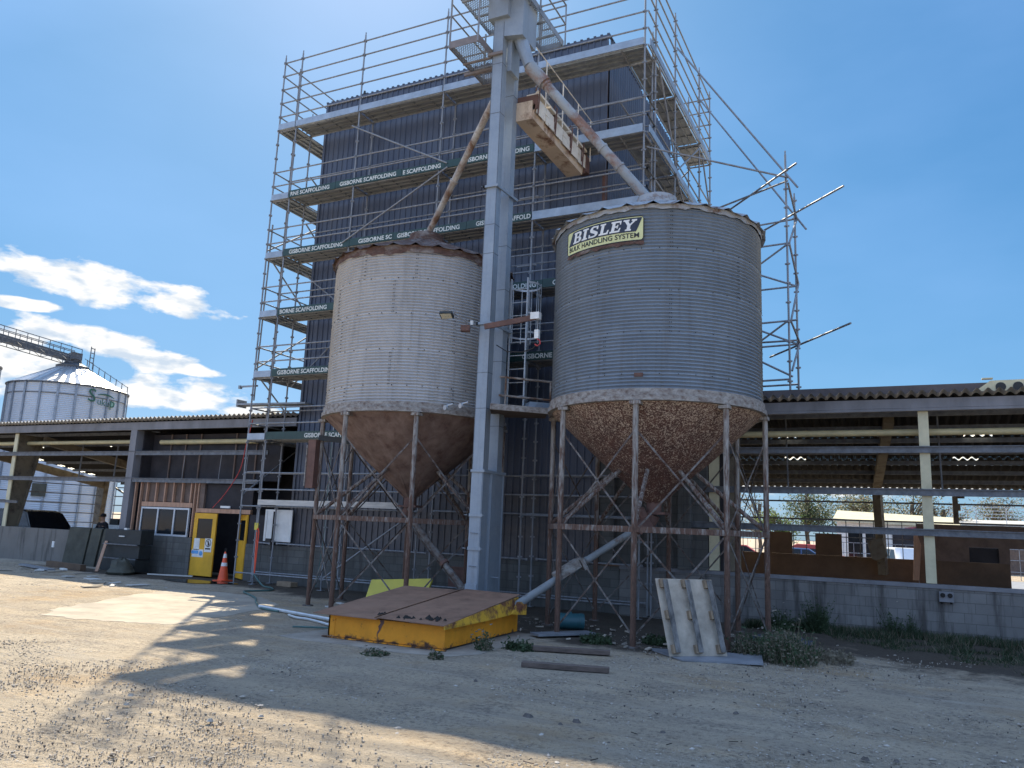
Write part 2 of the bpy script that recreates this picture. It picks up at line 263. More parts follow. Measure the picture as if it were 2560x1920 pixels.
def mk_ground():
    m, t, p = nt('gravel_ground'); v = coord(t)
    big = noise(t, v, 0.22, 6, 0.6, 0.4); med = noise(t, v, 1.3, 7, 0.7); fin = noise(t, v, 16, 6, 0.75); grit = noise(t, v, 60, 3, 0.6)
    col = mixc(t, ramp(t, big, 0.35, 0.65), (0.46, 0.372, 0.268), (0.52, 0.44, 0.335))
    col = mixc(t, mth(t, 'MULTIPLY', ramp(t, med, 0.45, 0.7), 0.5), col, (0.34, 0.295, 0.24))
    col = mixc(t, mth(t, 'MULTIPLY', ramp(t, noise(t, v, 0.5, 6, 0.7), 0.52, 0.66), 0.6), col, (0.44, 0.29, 0.145))      # clay-coloured patches
    col = mixc(t, mth(t, 'MULTIPLY', ramp(t, mth(t, 'ADD', fin, mth(t, 'MULTIPLY', mth(t, 'SUBTRACT', med, 0.5), 0.4)), 0.50, 0.64), 0.75), col, (0.14, 0.12, 0.10))
    col = mixc(t, mth(t, 'MULTIPLY', ramp(t, grit, 0.60, 0.68), 0.6), col, (0.58, 0.54, 0.48))
    rot = t.nodes.new('ShaderNodeMapping'); rot.inputs['Rotation'].default_value = (0, 0, 0.35); rot.inputs['Scale'].default_value = (0.22, 2.6, 1); t.links.new(v, rot.inputs['Vector'])
    trk = noise(t, rot.outputs[0], 1.0, 5, 0.6, 0.3)     # vehicle tracks: combed, compacted strips
    col = mixc(t, mth(t, 'MULTIPLY', ramp(t, trk, 0.42, 0.58), 0.35), col, (0.27, 0.235, 0.195))
    col = mixc(t, mth(t, 'MULTIPLY', ramp(t, trk, 0.60, 0.70), 0.45), col, (0.52, 0.46, 0.38))
    # dark soil at the silo feet and wall, plus painted shade under the silos
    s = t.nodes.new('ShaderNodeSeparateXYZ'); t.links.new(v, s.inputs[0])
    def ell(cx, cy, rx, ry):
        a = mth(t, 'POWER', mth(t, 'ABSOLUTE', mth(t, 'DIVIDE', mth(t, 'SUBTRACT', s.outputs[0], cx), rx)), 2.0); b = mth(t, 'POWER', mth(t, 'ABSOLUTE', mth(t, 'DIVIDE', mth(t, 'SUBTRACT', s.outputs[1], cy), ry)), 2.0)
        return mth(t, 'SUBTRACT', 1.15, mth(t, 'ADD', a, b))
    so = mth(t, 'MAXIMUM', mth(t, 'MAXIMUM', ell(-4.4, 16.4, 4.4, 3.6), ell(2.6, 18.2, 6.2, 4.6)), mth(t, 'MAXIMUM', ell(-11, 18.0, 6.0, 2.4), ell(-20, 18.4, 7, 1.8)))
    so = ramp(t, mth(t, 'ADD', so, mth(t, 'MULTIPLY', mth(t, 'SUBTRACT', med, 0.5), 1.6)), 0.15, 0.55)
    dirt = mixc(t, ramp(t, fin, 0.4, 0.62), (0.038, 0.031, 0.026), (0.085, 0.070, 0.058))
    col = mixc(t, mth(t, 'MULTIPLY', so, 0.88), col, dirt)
    t.links.new(col, p.inputs['Base Color']); p.inputs['Roughness'].default_value = 0.95; p.inputs['Specular IOR Level'].default_value = 0.2
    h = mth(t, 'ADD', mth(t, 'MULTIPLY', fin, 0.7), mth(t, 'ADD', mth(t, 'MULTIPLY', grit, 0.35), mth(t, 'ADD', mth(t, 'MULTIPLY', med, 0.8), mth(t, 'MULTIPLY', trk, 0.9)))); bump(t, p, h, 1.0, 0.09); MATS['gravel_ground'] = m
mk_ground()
plain('slab_concrete', (0.315, 0.275, 0.22), 0.95, 0, 0.28, 1.3, None, 0.3); plain('apron_concrete', (0.27, 0.24, 0.20), 0.95, 0, 0.3, 2.5, None, 0.4)
def mk_water():
    m, t, p = nt('puddle_water'); p.inputs['Base Color'].default_value = (0.03, 0.026, 0.02, 1); p.inputs['Roughness'].default_value = 0.04; bump(t, p, noise(t, coord(t), 3, 2), 0.03, 0.01); MATS['puddle_water'] = m
mk_water()
def mk_skylight():
    m, t, p = nt('skylight_sheet'); t.nodes.remove(p); o = [x for x in t.nodes if x.type == 'OUTPUT_MATERIAL'][0]
    tr = t.nodes.new('ShaderNodeBsdfTranslucent'); n = ramp(t, noise(t, coord(t), 9, 3), 0.3, 0.7, (0.7, 0.66, 0.5, 1), (0.95, 0.93, 0.85, 1)); t.links.new(n, tr.inputs[0]); t.links.new(tr.outputs[0], o.inputs[0]); MATS['skylight_sheet'] = m
mk_skylight()
def mk_lens():
    m, t, p = nt('lamp_glass'); p.inputs['Base Color'].default_value = (0.55, 0.52, 0.38, 1); p.inputs['Roughness'].default_value = 0.15; MATS['lamp_glass'] = m
mk_lens()

# ------------------------------------------------------------------ mesh builder
class MB:
    def __init__(s): s.v = []; s.f = []; s.m = []
    def add(s, vs, fs, m=0):
        b = len(s.v); s.v += [tuple(x) for x in vs]; s.f += [tuple(b + i for i in q) for q in fs]; s.m += [m] * len(fs); return s
    def box(s, x0, x1, y0, y1, z0, z1, m=0):
        return s.add([(x, y, z) for z in (z0, z1) for y in (y0, y1) for x in (x0, x1)], [(0, 2, 3, 1), (4, 5, 7, 6), (0, 1, 5, 4), (2, 6, 7, 3), (0, 4, 6, 2), (1, 3, 7, 5)], m)
    def obox(s, c, a, b, d, m=0):        # centre and three half-axis vectors
        c, a, b, d = map(Vector, (c, a, b, d))
        return s.add([c + a * i + b * j + d * k for k in (-1, 1) for j in (-1, 1) for i in (-1, 1)], [(0, 2, 3, 1), (4, 5, 7, 6), (0, 1, 5, 4), (2, 6, 7, 3), (0, 4, 6, 2), (1, 3, 7, 5)], m)
    def beam(s, p, q, w, h, m=0, up=(0, 0, 1)):
        p, q = Vector(p), Vector(q); d = q - p; u = Vector(up); x = d.cross(u)
        if x.length < 1e-6: x = d.cross(Vector((1, 0, 0)))
        x.normalize(); z = x.cross(d).normalized(); return s.obox((p + q) / 2, d / 2, x * w / 2, z * h / 2, m)
    def tube(s, p, q, r, n=8, m=0, r2=None, cap=True):
        p, q = Vector(p), Vector(q); d = (q - p).normalized(); x = d.orthogonal().normalized(); y = d.cross(x); r2 = r if r2 is None else r2
        vs = []
        for c, rr in ((p, r), (q, r2)): vs += [c + (x * math.cos(2 * math.pi * i / n) + y * math.sin(2 * math.pi * i / n)) * rr for i in range(n)]
        fs = [(i, (i + 1) % n, n + (i + 1) % n, n + i) for i in range(n)]
        if cap: fs += [tuple(range(n))[::-1], tuple(range(n, 2 * n))]
        return s.add(vs, fs, m)
    def path(s, pts, r, n=6, m=0):
        pts = [Vector(p) for p in pts]; vs = []; k = len(pts); x = None
        for i, p in enumerate(pts):
            d = (pts[min(i + 1, k - 1)] - pts[max(i - 1, 0)]).normalized()
            x = d.orthogonal().normalized() if x is None else (x - d * x.dot(d)).normalized(); y = d.cross(x)
            vs += [p + (x * math.cos(2 * math.pi * j / n) + y * math.sin(2 * math.pi * j / n)) * r for j in range(n)]
        fs = [(i * n + j, i * n + (j + 1) % n, (i + 1) * n + (j + 1) % n, (i + 1) * n + j) for i in range(k - 1) for j in range(n)]
        fs += [tuple(range(n))[::-1], tuple(range((k - 1) * n, k * n))]; return s.add(vs, fs, m)
    def lathe(s, cx, cy, prof, n=48, m=0):
        vs = [(cx + r * math.cos(2 * math.pi * i / n), cy + r * math.sin(2 * math.pi * i / n), z) for r, z in prof for i in range(n)]
        fs = [(k * n + i, k * n + (i + 1) % n, (k + 1) * n + (i + 1) % n, (k + 1) * n + i) for k in range(len(prof) - 1) for i in range(n)]
        return s.add(vs, fs, m)
    def prism(s, poly, off, m=0):        # planar polygon extruded by a vector
        n = len(poly); off = Vector(off); vs = [Vector(p) for p in poly]; vs += [v + off for v in vs]
        return s.add(vs, [tuple(range(n))[::-1], tuple(range(n, 2 * n))] + [(i, (i + 1) % n, n + (i + 1) % n, n + i) for i in range(n)], m)
    def quad(s, *p, m=0): return s.add(p, [tuple(range(len(p)))], m)
    def build(s, name, mats, parent=None, smooth=True, base=None):
        me = bpy.data.meshes.new(name); 
        o = bpy.data.objects.new(name, me); COL.objects.link(o)
        L = Vector((0, 0, 0))
        if parent is not None:
            q = parent
            while q is not None: L += Vector(q.location); q = q.parent
            o.parent = parent
        elif base is not None: L = Vector(base); o.location = L
        v = np.array(s.v, dtype=float) - np.array(L)
        me.from_pydata(v.tolist(), [], s.f)
        if isinstance(mats, str): mats = [mats]
        for k in mats: me.materials.append(MATS[k])
        if len(mats) > 1: me.polygons.foreach_set('material_index', s.m)
        if smooth: me.shade_smooth(); me.set_sharp_from_angle(angle=R(38))
        me.update(); return o
def tag(o, label, cat, group=None, kind=None):
    if label: o['label'] = label
    if cat: o['category'] = cat
    if group: o['group'] = group
    if kind: o['kind'] = kind
    return o
def thing(name, label, cat, loc=(0, 0, 0), group=None):
    o = bpy.data.objects.new(name, None); COL.objects.link(o); o.location = loc; o.empty_display_size = 0.2; return tag(o, label, cat, group)
def text_mesh(body, size, bold=0.0, extrude=0.002, shear=0.0, spacing=1.0):
    c = bpy.data.curves.new('t', 'FONT'); c.body = body; c.size = size; c.extrude = extrude; c.offset = bold; c.shear = shear; c.space_character = spacing; c.resolution_u = 3
    o = bpy.data.objects.new('t', c); COL.objects.link(o); dg = bpy.context.evaluated_depsgraph_get(); dg.update()
    me = bpy.data.meshes.new_from_object(o.evaluated_get(dg)); bpy.data.objects.remove(o); bpy.data.curves.remove(c)
    return me
def mesh_xyz(me):
    a = np.zeros(len(me.vertices) * 3); me.vertices.foreach_get('co', a); return a.reshape(-1, 3), [tuple(p.vertices) for p in me.polygons]
def text_fit(body, u0, u1, v0, v1, bold=0.0, shear=0.0, extrude=0.002):
    me = text_mesh(body, 1.0, bold, extrude, shear); a, f = mesh_xyz(me); bpy.data.meshes.remove(me)
    a = a.copy(); lo = a.min(0); hi = a.max(0)
    a[:, 0] = u0 + (a[:, 0] - lo[0]) / (hi[0] - lo[0]) * (u1 - u0); a[:, 1] = v0 + (a[:, 1] - lo[1]) / (hi[1] - lo[1]) * (v1 - v0)
    return a, f

# ================================================================== SETTING
def ground():
    def axis(lo, hi, step, far):
        a = list(np.arange(lo, hi + 1e-6, step)); d = step; x = lo
        pre = []
        while x > -far: d *= 1.35; x -= d; pre.append(x)
        d = step; x = hi; post = []
        while x < far: d *= 1.35; x += d; post.append(x)
        return np.array(pre[::-1] + a + post)
    xs = axis(-26, 6, 0.16, 3000); ys = axis(2.5, 19, 0.13, 3000)
    X, Y = np.meshgrid(xs, ys); rng = np.random.RandomState(3)
    Z = np.zeros_like(X)
    for k in range(26):
        w = 0.6 + 5.5 * rng.rand() ; a = rng.rand() * 6.28; ph = rng.rand() * 6.28
        Z += 0.0045 * math.sqrt(1.8 / w) * np.sin(w * (X * math.cos(a) + Y * math.sin(a)) + ph)
    near = np.clip(1 - (np.hypot(X + 10, Y - 10) - 20) / 15, 0, 1); Z = Z * near - 0.012
    # tyre ruts and a low bank of dirt on the left
    Z += 0.05 * np.exp(-((X + 23) / 3.0) ** 2 - ((Y - 14.0) / 0.9) ** 2) * near
    Z += 0.10 * np.exp(-((X - 1.0) / 4.0) ** 2 - ((Y - 18.3) / 1.2) ** 2)
    for cx_, cy_, rx, ry in ((-14.2, 12.6, 4.4, 4.4), (-7.6, 12.2, 3.0, 3.0), (-18.4, 17.25, 1.9, 1.2)):
        k = np.clip(1.6 - np.hypot((X - cx_) / rx, (Y - cy_) / ry) * 1.0, 0, 1) ** .5; Z = Z * (1 - k) + k * (0.001)
    Z[(Y > 18.9)] = np.minimum(Z[(Y > 18.9)], 0.0) - 0.0
    n = len(xs); v = np.stack([X.ravel(), Y.ravel(), Z.ravel()], 1)
    f = [(j * n + i, j * n + i + 1, (j + 1) * n + i + 1, (j + 1) * n + i) for j in range(len(ys) - 1) for i in range(n - 1)]
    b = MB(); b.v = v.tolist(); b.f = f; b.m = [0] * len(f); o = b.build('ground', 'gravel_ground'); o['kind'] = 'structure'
ground()
def slab():
    b = MB(); rnd = random.Random(4); pts = []
    outline = [(-14.2, 9.75), (-13.2, 9.75), (-12.3, 10.05), (-11.6, 10.3), (-11.9, 12.2), (-12.6, 14.2), (-14.0, 15.2), (-15.6, 15.4), (-16.8, 14.9), (-16.2, 13.2), (-15.3, 11.4), (-14.8, 10.4)]
    for i in range(len(outline)):
        p, q = Vector(outline[i]), Vector(outline[(i + 1) % len(outline)])
        for k in range(6): c = p.lerp(q, k / 6); pts.append((c.x + rnd.uniform(-.07, .07), c.y + rnd.uniform(-.07, .07), 0.001))
    b.prism(pts, (0, 0, 0.005)); o = b.build('concrete_slab', 'slab_concrete', smooth=False); o['kind'] = 'structure'
    b = MB(); pts = [(-9.35 + 0.06 * math.sin(k * 2.1), y, 0.001) for k, y in enumerate((10.55, 11.5, 12.6, 13.8))] + [(-6.0, 13.8, 0.001), (-5.9, 12.0, 0.001), (-5.85, 11.1, .001), (-6.1, 10.6, 0.001), (-6.9, 10.4, 0.001), (-7.9, 10.5, .001), (-8.7, 10.42, .001)]
    b.prism(pts, (0, 0, 0.005)); o = b.build('pit_apron', 'apron_concrete', smooth=False); o['kind'] = 'structure'
    b = MB(); b.prism([(-18.4 + 1.15 * math.cos(a) + .25 * math.sin(3 * a), 17.25 + .5 * math.sin(a) + .1 * math.cos(2 * a), 0.014) for a in np.linspace(0, 6.28, 40, False)], (0, 0, 0.004))
    o = b.build('puddle', 'puddle_water', smooth=False); o['kind'] = 'structure'
slab()

# loose gravel, uncountable
def gravel():
    rng = random.Random(11); b = MB()
    ico = [(0, 0, 1), (.9, 0, .35), (.28, .85, .35), (-.72, .53, .35), (-.72, -.53, .35), (.28, -.85, .35), (0, 0, -.6)]
    fc = [(0, 1, 2), (0, 2, 3), (0, 3, 4), (0, 4, 5), (0, 5, 1), (6, 2, 1), (6, 3, 2), (6, 4, 3), (6, 5, 4), (6, 1, 5)]
    for i in range(34000):
        y = 3.6 + 12.5 * rng.random() ** 1.7; x = y * rng.uniform(-1.62, 0.14)
        if -9.3 < x < -5.9 and 10.4 < y < 14: continue
        cl = math.sin(x * 1.3 + 2 * math.sin(y * .9)) * math.sin(y * 1.7 + x * .6)
        if cl < -0.1 and rng.random() < 0.6: continue
        r = (0.006 + 0.012 * rng.random() ** 2 + (0.03 * rng.random() if rng.random() < 0.012 else 0)) * (0.55 + 0.05 * y)
        a = rng.random() * 6.28; sx, sy, sz = r * rng.uniform(.8, 1.5), r * rng.uniform(.7, 1.1), r * rng.uniform(.45, .8)
        ca, sa = math.cos(a), math.sin(a); k = rng.random()
        b.add([(x + ca * p[0] * sx - sa * p[1] * sy, y + sa * p[0] * sx + ca * p[1] * sy, max(0, p[2]) * sz + (-.03 if p[2] < 0 else -0.008)) for p in ico], fc, 0 if k < .70 else (1 if k < .80 else 2))
    o = b.build('gravel', ['stone', 'stone_dark', 'stone_pale'], smooth=False); o['kind'] = 'stuff'; o['label'] = 'loose gravel and grit scattered over the yard'; o['category'] = 'gravel'
gravel()

# ================================================================== NAVY CLAD TOWER
BX0, BX1, BY0, BY1, BZ = -16.48, -6.76, 18.75, 25.2, 15.40
def ribbed(b, p0, p1, z0, z1, nrm, pitch=0.20, h=0.028, m=0):
    p0, p1, nrm = Vector(p0), Vector(p1), Vector(nrm); L = (p1 - p0).length; d = (p1 - p0) / L; k = int(round(L / pitch)); pt = L / k; pr = []
    for i in range(k):
        for a, q in ((0, 0), (pt * .70, 0), (pt * .78, h), (pt * .92, h)): pr.append((i * pt + a, q))
    pr.append((L, 0)); n = len(pr); vs = []
    for z in (z0, z1): vs += [(*(p0 + d * a + nrm * q).xy, z) for a, q in pr]
    b.add(vs, [(i, i + 1, n + i + 1, n + i) for i in range(n - 1)], m); return b
tw = thing('mill_tower', 'tall windowless mill tower clad in navy ribbed sheeting inside the scaffold', 'building', ((BX0 + BX1) / 2, BY0, 0))
b = MB(); ribbed(b, (BX0, BY0, 0), (BX1, BY0, 0), 1.10, BZ, (0, -1, 0)); b.build('front_cladding', 'navy_cladding', tw, smooth=False)
b = MB(); ribbed(b, (BX1, BY0 + .14, 0), (BX1, BY1, 0), 4.6, BZ, (1, 0, 0)); b.build('side_cladding', 'navy_cladding', tw, smooth=False)
b = MB(); ribbed(b, (BX0, BY1, 0), (BX0, BY0, 0), 1.1, BZ, (-1, 0, 0)); ribbed(b, (BX1, BY1, 0), (BX0, BY1, 0), 1.1, BZ, (0, 1, 0)); b.build('rear_cladding', 'navy_cladding', tw, smooth=False)
b = MB(); b.box(BX0 + .05, BX1 - .05, BY0 + .05, BY1 - .05, BZ - .5, BZ - .35); b.box(BX0 + .04, BX1 - .2, BY0 + .06, BY0 + .10, 1.1, BZ - .5); b.box(BX1 - .10, BX1 - .06, BY0 + .2, BY1 - .1, 1.1, BZ - .5); b.build('roof_deck', 'dark_wall', tw, smooth=False)
b = MB(); rp = (BX1 - BX0) / 49
for i in range(50): b.box(BX0 + i * rp - .035, BX0 + i * rp + .035, BY0 - .06, BY0 + 3, BZ + .004, BZ + .04)
b.box(BX0 - .03, BX1 + .03, BY0 - .05, BY0 + .02, BZ - .10, BZ + .003); b.build('parapet_capping', 'navy_cladding', tw, smooth=False)
b = MB(); b.box(BX0 - .035, BX0 + .05, BY0 - .045, BY0 + .05, 1.1, BZ - .11); b.build('corner_flashing', 'navy_cladding', tw, smooth=False)
b = MB(); b.box(BX1 - .09, BX1 - .005, BY0 - .03, BY0 + .13, 4.6, 11.3); b.box(BX1 - .06, BX1 - .03, BY0 + .03, BY0 + .10, 11.3, BZ - .12); b.build('rusty_corner_steel', 'hoist_rust', tw, smooth=False)
b = MB(); b.box(-17.5, -6.2, BY0 - .05, BY0 + .15, -.1, 1.10); b.build('block_base', 'block_dark', tw, smooth=False)
b = MB(); b.box(-6.74, -4.08, BY0 + .0, BY0 + .2, 1.135, 4.72)
for x in (-6.6, -5.55, -4.75): b.box(x, x + .28, BY0 - .16, BY0 - .003, 1.13, 4.7)
b.build('block_annex_wall', 'block_dark', tw, smooth=False)
b = MB(); b.box(-10.9, -10.0, BY0 - .09, BY0 - .052, .28, .78); b.box(-11.05, -9.9, BY0 - .10, BY0 - .055, .79, .84); b.build('low_hatch', 'hoist_rust', tw, smooth=False)

# ================================================================== OPEN SHEDS
YS = 18.75
def roof_z(y): return 5.03 - 0.171 * (y - YS)
def corrugated(b, x0, x1, y0, y1, dz=0.0, amp=0.035, pitch=0.20, m=0):
    n = int((x1 - x0) / pitch * 6); xs = np.linspace(x0, x1, n + 1); vs = []
    for y in (y0, y1): vs += [(x, y, roof_z(y) + dz + amp * math.sin(2 * math.pi * x / pitch)) for x in xs]
    n += 1; b.add(vs, [(i, n + i, n + i + 1, i + 1) for i in range(n - 1)], m); return b
def roof(parent, x0, x1, y0, y1, lights):
    b = MB(); ys = sorted({y0, y1} | {y for l in lights for y in l[2:4]})
    for ya, yb in zip(ys[:-1], ys[1:]):
        holes = sorted((l[0], l[1]) for l in lights if l[2] <= ya + 1e-6 and l[3] >= yb - 1e-6); x = x0
        for h0, h1 in holes: corrugated(b, x, h0, ya, yb); x = h1
        corrugated(b, x, x1, ya, yb)
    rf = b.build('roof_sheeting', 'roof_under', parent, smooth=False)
    for l in lights:
        b = MB(); corrugated(b, l[0], l[1], l[2], l[3], 0.004); b.build('skylight', 'skylight_sheet', rf, smooth=False)
    return rf
def purlins(parent, x0, x1, y0, y1, n):
    for k in range(n):
        y = y0 + (y1 - y0) * k / (n - 1); z = roof_z(y) - .11; b = MB(); b.box(x0, x1, y - .025, y + .025, z - .06, z + .05); b.build('purlin', 'purlin_steel', parent, smooth=False)
def girt(parent, x0, x1, z, y=YS - .06, h=.14, studs=True):
    b = MB(); b.box(x0, x1, y, y + .05, z - h / 2, z + h / 2); b.box(x0, x1, y - .03, y - .002, z + h / 2 - .02, z + h / 2)
    o = b.build('girt', 'purlin_steel', parent, smooth=False)
def fascia(parent, x0, x1):
    b = MB(); b.box(x0, x1, YS - .10, YS - .06, 4.76, 4.96); b.box(x0, x1, YS - .10, YS + .05, 4.70, 4.756); b.build('fascia', 'fascia_steel', parent, smooth=False)

# ---- right shed
sr = thing('open_shed', 'dim open-fronted shed with cream post right of the large grey silo', 'shed', (0, YS, 0))
rl = [(-2.86, -2.28, 21.45, 21.6), (-2.98, -2.42, 23.68, 23.78), (-2.98, -2.42, 24.18, 24.28), (1.36, 1.95, 21.52, 21.68), (1.22, 1.8, 23.72, 23.82), (1.18, 1.78, 24.26, 24.34)]
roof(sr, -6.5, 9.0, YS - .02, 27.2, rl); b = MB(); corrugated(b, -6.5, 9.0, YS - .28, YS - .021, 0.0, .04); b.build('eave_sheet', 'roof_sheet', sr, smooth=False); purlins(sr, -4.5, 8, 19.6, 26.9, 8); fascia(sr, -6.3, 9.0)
b = MB(); b.box(-6.0, 2.4, YS + .35, YS + .42, roof_z(YS + .4) + .05, 5.33); b.build('ridge_flashing', 'flash_dark', sr, smooth=False)
b = MB(); b.prism([(1.35, YS + .3, 5.06), (9, YS + .3, 5.06), (9, YS + .3, 5.42), (1.75, YS + .3, 5.36)], (0, .05, 0)); b.box(1.6, 1.8, YS + .28, YS + .42, 5.40, 5.42); rcap = b.build('ridge_capping', 'cream_paint', sr, smooth=False)
for x in (1.93, 2.24): b = MB(); b.tube((x, YS + .296, 5.22), (x, YS + .28, 5.22), .095, 16); b.build('vent_hole', 'black', rcap)
for z in (3.88, 2.985, 2.165): girt(sr, -4.6, 9.0, z)
b = MB(); b.box(.355, .55, YS - .002, YS + .20, 1.14, 4.70); b.build('post', 'cream_paint', sr, smooth=False)
b = MB(); b.box(-4.06, -3.83, YS - .002, YS + .2, 1.14, 4.70); b.build('post', 'cream_paint', sr, smooth=False)
b = MB(); b.box(-3.66, -3.38, YS - .01, YS + .22, 1.14, 4.70); b.build('post', 'portal_tan', sr, smooth=False)
b = MB(); b.box(-3.82, -3.67, YS + .05, YS + .12, 1.14, 4.7); b.build('dark_infill', 'dark_wall', sr, smooth=False)
b = MB(); b.tube((-4.0, YS + .55, 4.32), (9, YS + .55, 4.32), .075, 10); b.build('overhead_pipe', 'cream_pipe', sr)
for x in (-2.45, 0.75): b = MB(); b.tube((x, YS + 1.0, roof_z(YS + 1) - .1), (x + .03, YS + 1.0, 2.95), .02, 6); b.build('sag_rod', 'purlin_steel', sr)
b = MB(); b.beam((-.22, 19.9, 4.74), (-.70, 26.4, 3.55), .22, .26); b.beam((-.70, 26.4, 3.62), (-.62, 26.7, 1.0), .22, .26); b.build('portal_frame', 'portal_tan', sr, smooth=False)
b = MB(); b.box(-6.19, 9.0, YS - .05, YS + .15, -.12, 1.05); dw = b.build('block_dwarf_wall', 'block_wall', sr, smooth=False)
b = MB(); b.box(-6.19, 9.0, YS - .075, YS + .17, 1.052, 1.13); b.build('wall_coping', 'fascia_steel', dw, smooth=False)
b = MB()
for x0, x1 in ((-12, .32), (.33, 2.66), (3.5, 9)): b.box(x0, x1, 27.0, 27.12, .0, 1.47)
b.build('rear_boarding', 'plywood_brown', sr, smooth=False)
b = MB(); b.box(.33, 1.66, 26.98, 27.1, 1.472, 2.53); b.box(2.40, 2.67, 26.98, 27.1, 1.472, 2.53); b.box(3.5, 9, 26.98, 27.1, 1.472, 2.53); b.box(1.66, 2.40, 26.98, 27.1, 1.9, 2.53); b.box(2.67, 3.5, 26.98, 27.1, 1.9, 2.53); b.build('rear_upper_wall', 'old_board', sr, smooth=False)
b = MB(); b.box(1.662, 2.398, 27.03, 27.08, 1.472, 1.898); b.build('dark_window', 'dark_wall', sr, smooth=False)
b = MB(); b.box(-3.97, -3.22, 26.95, 27.0, 1.472, 2.14); b.build('ply_panel', 'plywood_brown', sr, smooth=False)
b = MB(); b.box(-2.53, -1.76, 26.95, 27.0, 1.472, 2.14); b.build('ply_panel', 'plywood_brown', sr, smooth=False)
for z, h in ((3.13, .05), (2.575, .05), (2.05, .03)):
    b = MB(); b.box(-9, .33 if h < .05 else 9, 26.98, 27.03, z - h / 2, z + h / 2); b.build('rear_rail', 'purlin_steel', sr, smooth=False)
b = MB()
for k in range(14): x = -4.75 + .39 * k; b.box(x - .012, x + .012, 27.0, 27.02, 1.47, 2.58)
b.build('window_bars', 'purlin_steel', sr, smooth=False)
b = MB(); b.box(1.30, 1.44, 26.8, 26.95, 2.55, 3.35); b.box(1.34, 1.62, 26.85, 26.93, 3.30, 3.38); b.box(1.32, 1.5, 26.78, 26.96, 2.95, 3.1); b.build('downpipe', 'portal_tan', sr, smooth=False)

# ---- left shed with the stripped-out office
sf = thing('stripped_shed', 'long open shed with a stripped timber-framed office behind the yellow doors', 'shed', (-24, YS, 0))
ll = [(-33.6, -33.2, 21.6, 21.8), (-28.98, -28.72, 21.6, 21.75)] + [(-36.5, -36.1, 23.6 + k * .55, 23.85 + k * .55) for k in range(6)]
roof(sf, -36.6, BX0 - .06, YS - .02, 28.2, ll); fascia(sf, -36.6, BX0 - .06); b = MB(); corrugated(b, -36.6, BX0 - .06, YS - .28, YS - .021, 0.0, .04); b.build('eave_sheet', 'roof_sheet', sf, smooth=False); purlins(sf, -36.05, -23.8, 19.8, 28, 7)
b = MB(); b.box(-36.6, -16.6, YS + .3, YS + .36, roof_z(YS + .3) + .045, 5.16); b.build('ridge_flashing', 'galv_deck', sf, smooth=False)
for z in (3.90, 2.99): girt(sf, -36.6, -17.6 if z > 3 else -17.9, z)
girt(sf, -36.6, -29.6, 2.12, h=.1)
b = MB(); b.tube((-36.6, YS + .5, 4.36), (-23.8, YS + .5, 4.36), .075, 10); b.build('overhead_pipe', 'cream_pipe', sf)
b = MB(); b.tube((-23.0, YS + .5, 4.33), (-16.7, YS + .5, 4.33), .085, 10); b.build('overhead_pipe', 'cream_pipe', sf)
b = MB(); b.box(-30.42, -30.22, YS + .02, YS + .06, 1.2, 4.68); b.prism([(-30.35, YS + .065, 1.2), (-30.35, YS + .5, 1.2), (-30.35, YS + 1.05, 4.66), (-30.35, YS + .065, 4.66)], (.06, 0, 0), 1); b.beam((-30.32, YS + .5, 1.2), (-30.32, YS + 1.07, 4.66), .22, .05, 1); b.build('portal_column', ['cream_paint', 'portal_tan'], sf, smooth=False)
b = MB(); b.beam((-36.6, YS + .3, 4.66), (-36.6, 27.5, 3.20), .2, .34); b.build('portal_rafter', 'portal_tan', sf, smooth=False)
b = MB(); b.beam((-29.8, YS + .8, 4.5), (-30.2, 27.6, 3.25), .2, .3); b.build('portal_rafter', 'portal_tan', sf, smooth=False)
b = MB(); b.prism([(-37.0, 27.4, 0), (-36.7, 27.4, 0), (-36.45, 27.4, 3.4), (-37.05, 27.4, 3.4)], (0, .25, 0)); b.build('rear_column', 'portal_tan', sf, smooth=False)
b = MB(); b.box(-23.85, -23.55, YS - .09, YS + .22, .0, 4.70); b.build('steel_post', 'fascia_steel', sf, smooth=False)
b = MB(); b.box(-46, -23.86, YS - .05, YS + .15, -.12, 1.20); b.build('block_dwarf_wall', 'block_smooth', sf, smooth=False)
b = MB(); b.box(-46, -24, YS - .5, YS - .06, -.1, .05); b.build('kerb_ledge', 'slab_concrete', sf, smooth=False)
for z in (1.3, 1.75, 2.2, 2.65, 3.1): b = MB(); b.box(-36.5, -24, 28.05, 28.1, z, z + .05); b.box(-36.62, -36.56, YS + .3, 27.3, z, z + .045); b.build('rear_rail', 'purlin_steel', sf, smooth=False)
for x in (-34.2, -31.5): b = MB(); b.box(x, x + .06, 28.0, 28.05, 0, 3.45); b.build('rear_stud', 'purlin_steel', sf, smooth=False)
b = MB(); b.beam((-36.4, 28.0, 3.1), (-31.5, 28.0, 1.2), .06, .08); b.build('rear_brace', 'purlin_steel', sf, smooth=False)
for x in (-26.6, -28.6): b = MB(); b.tube((x, YS + 1.6, 4.6), (x - .05, YS + 1.6, 3.0), .03, 6); b.build('sag_rod', 'purlin_steel', sf)
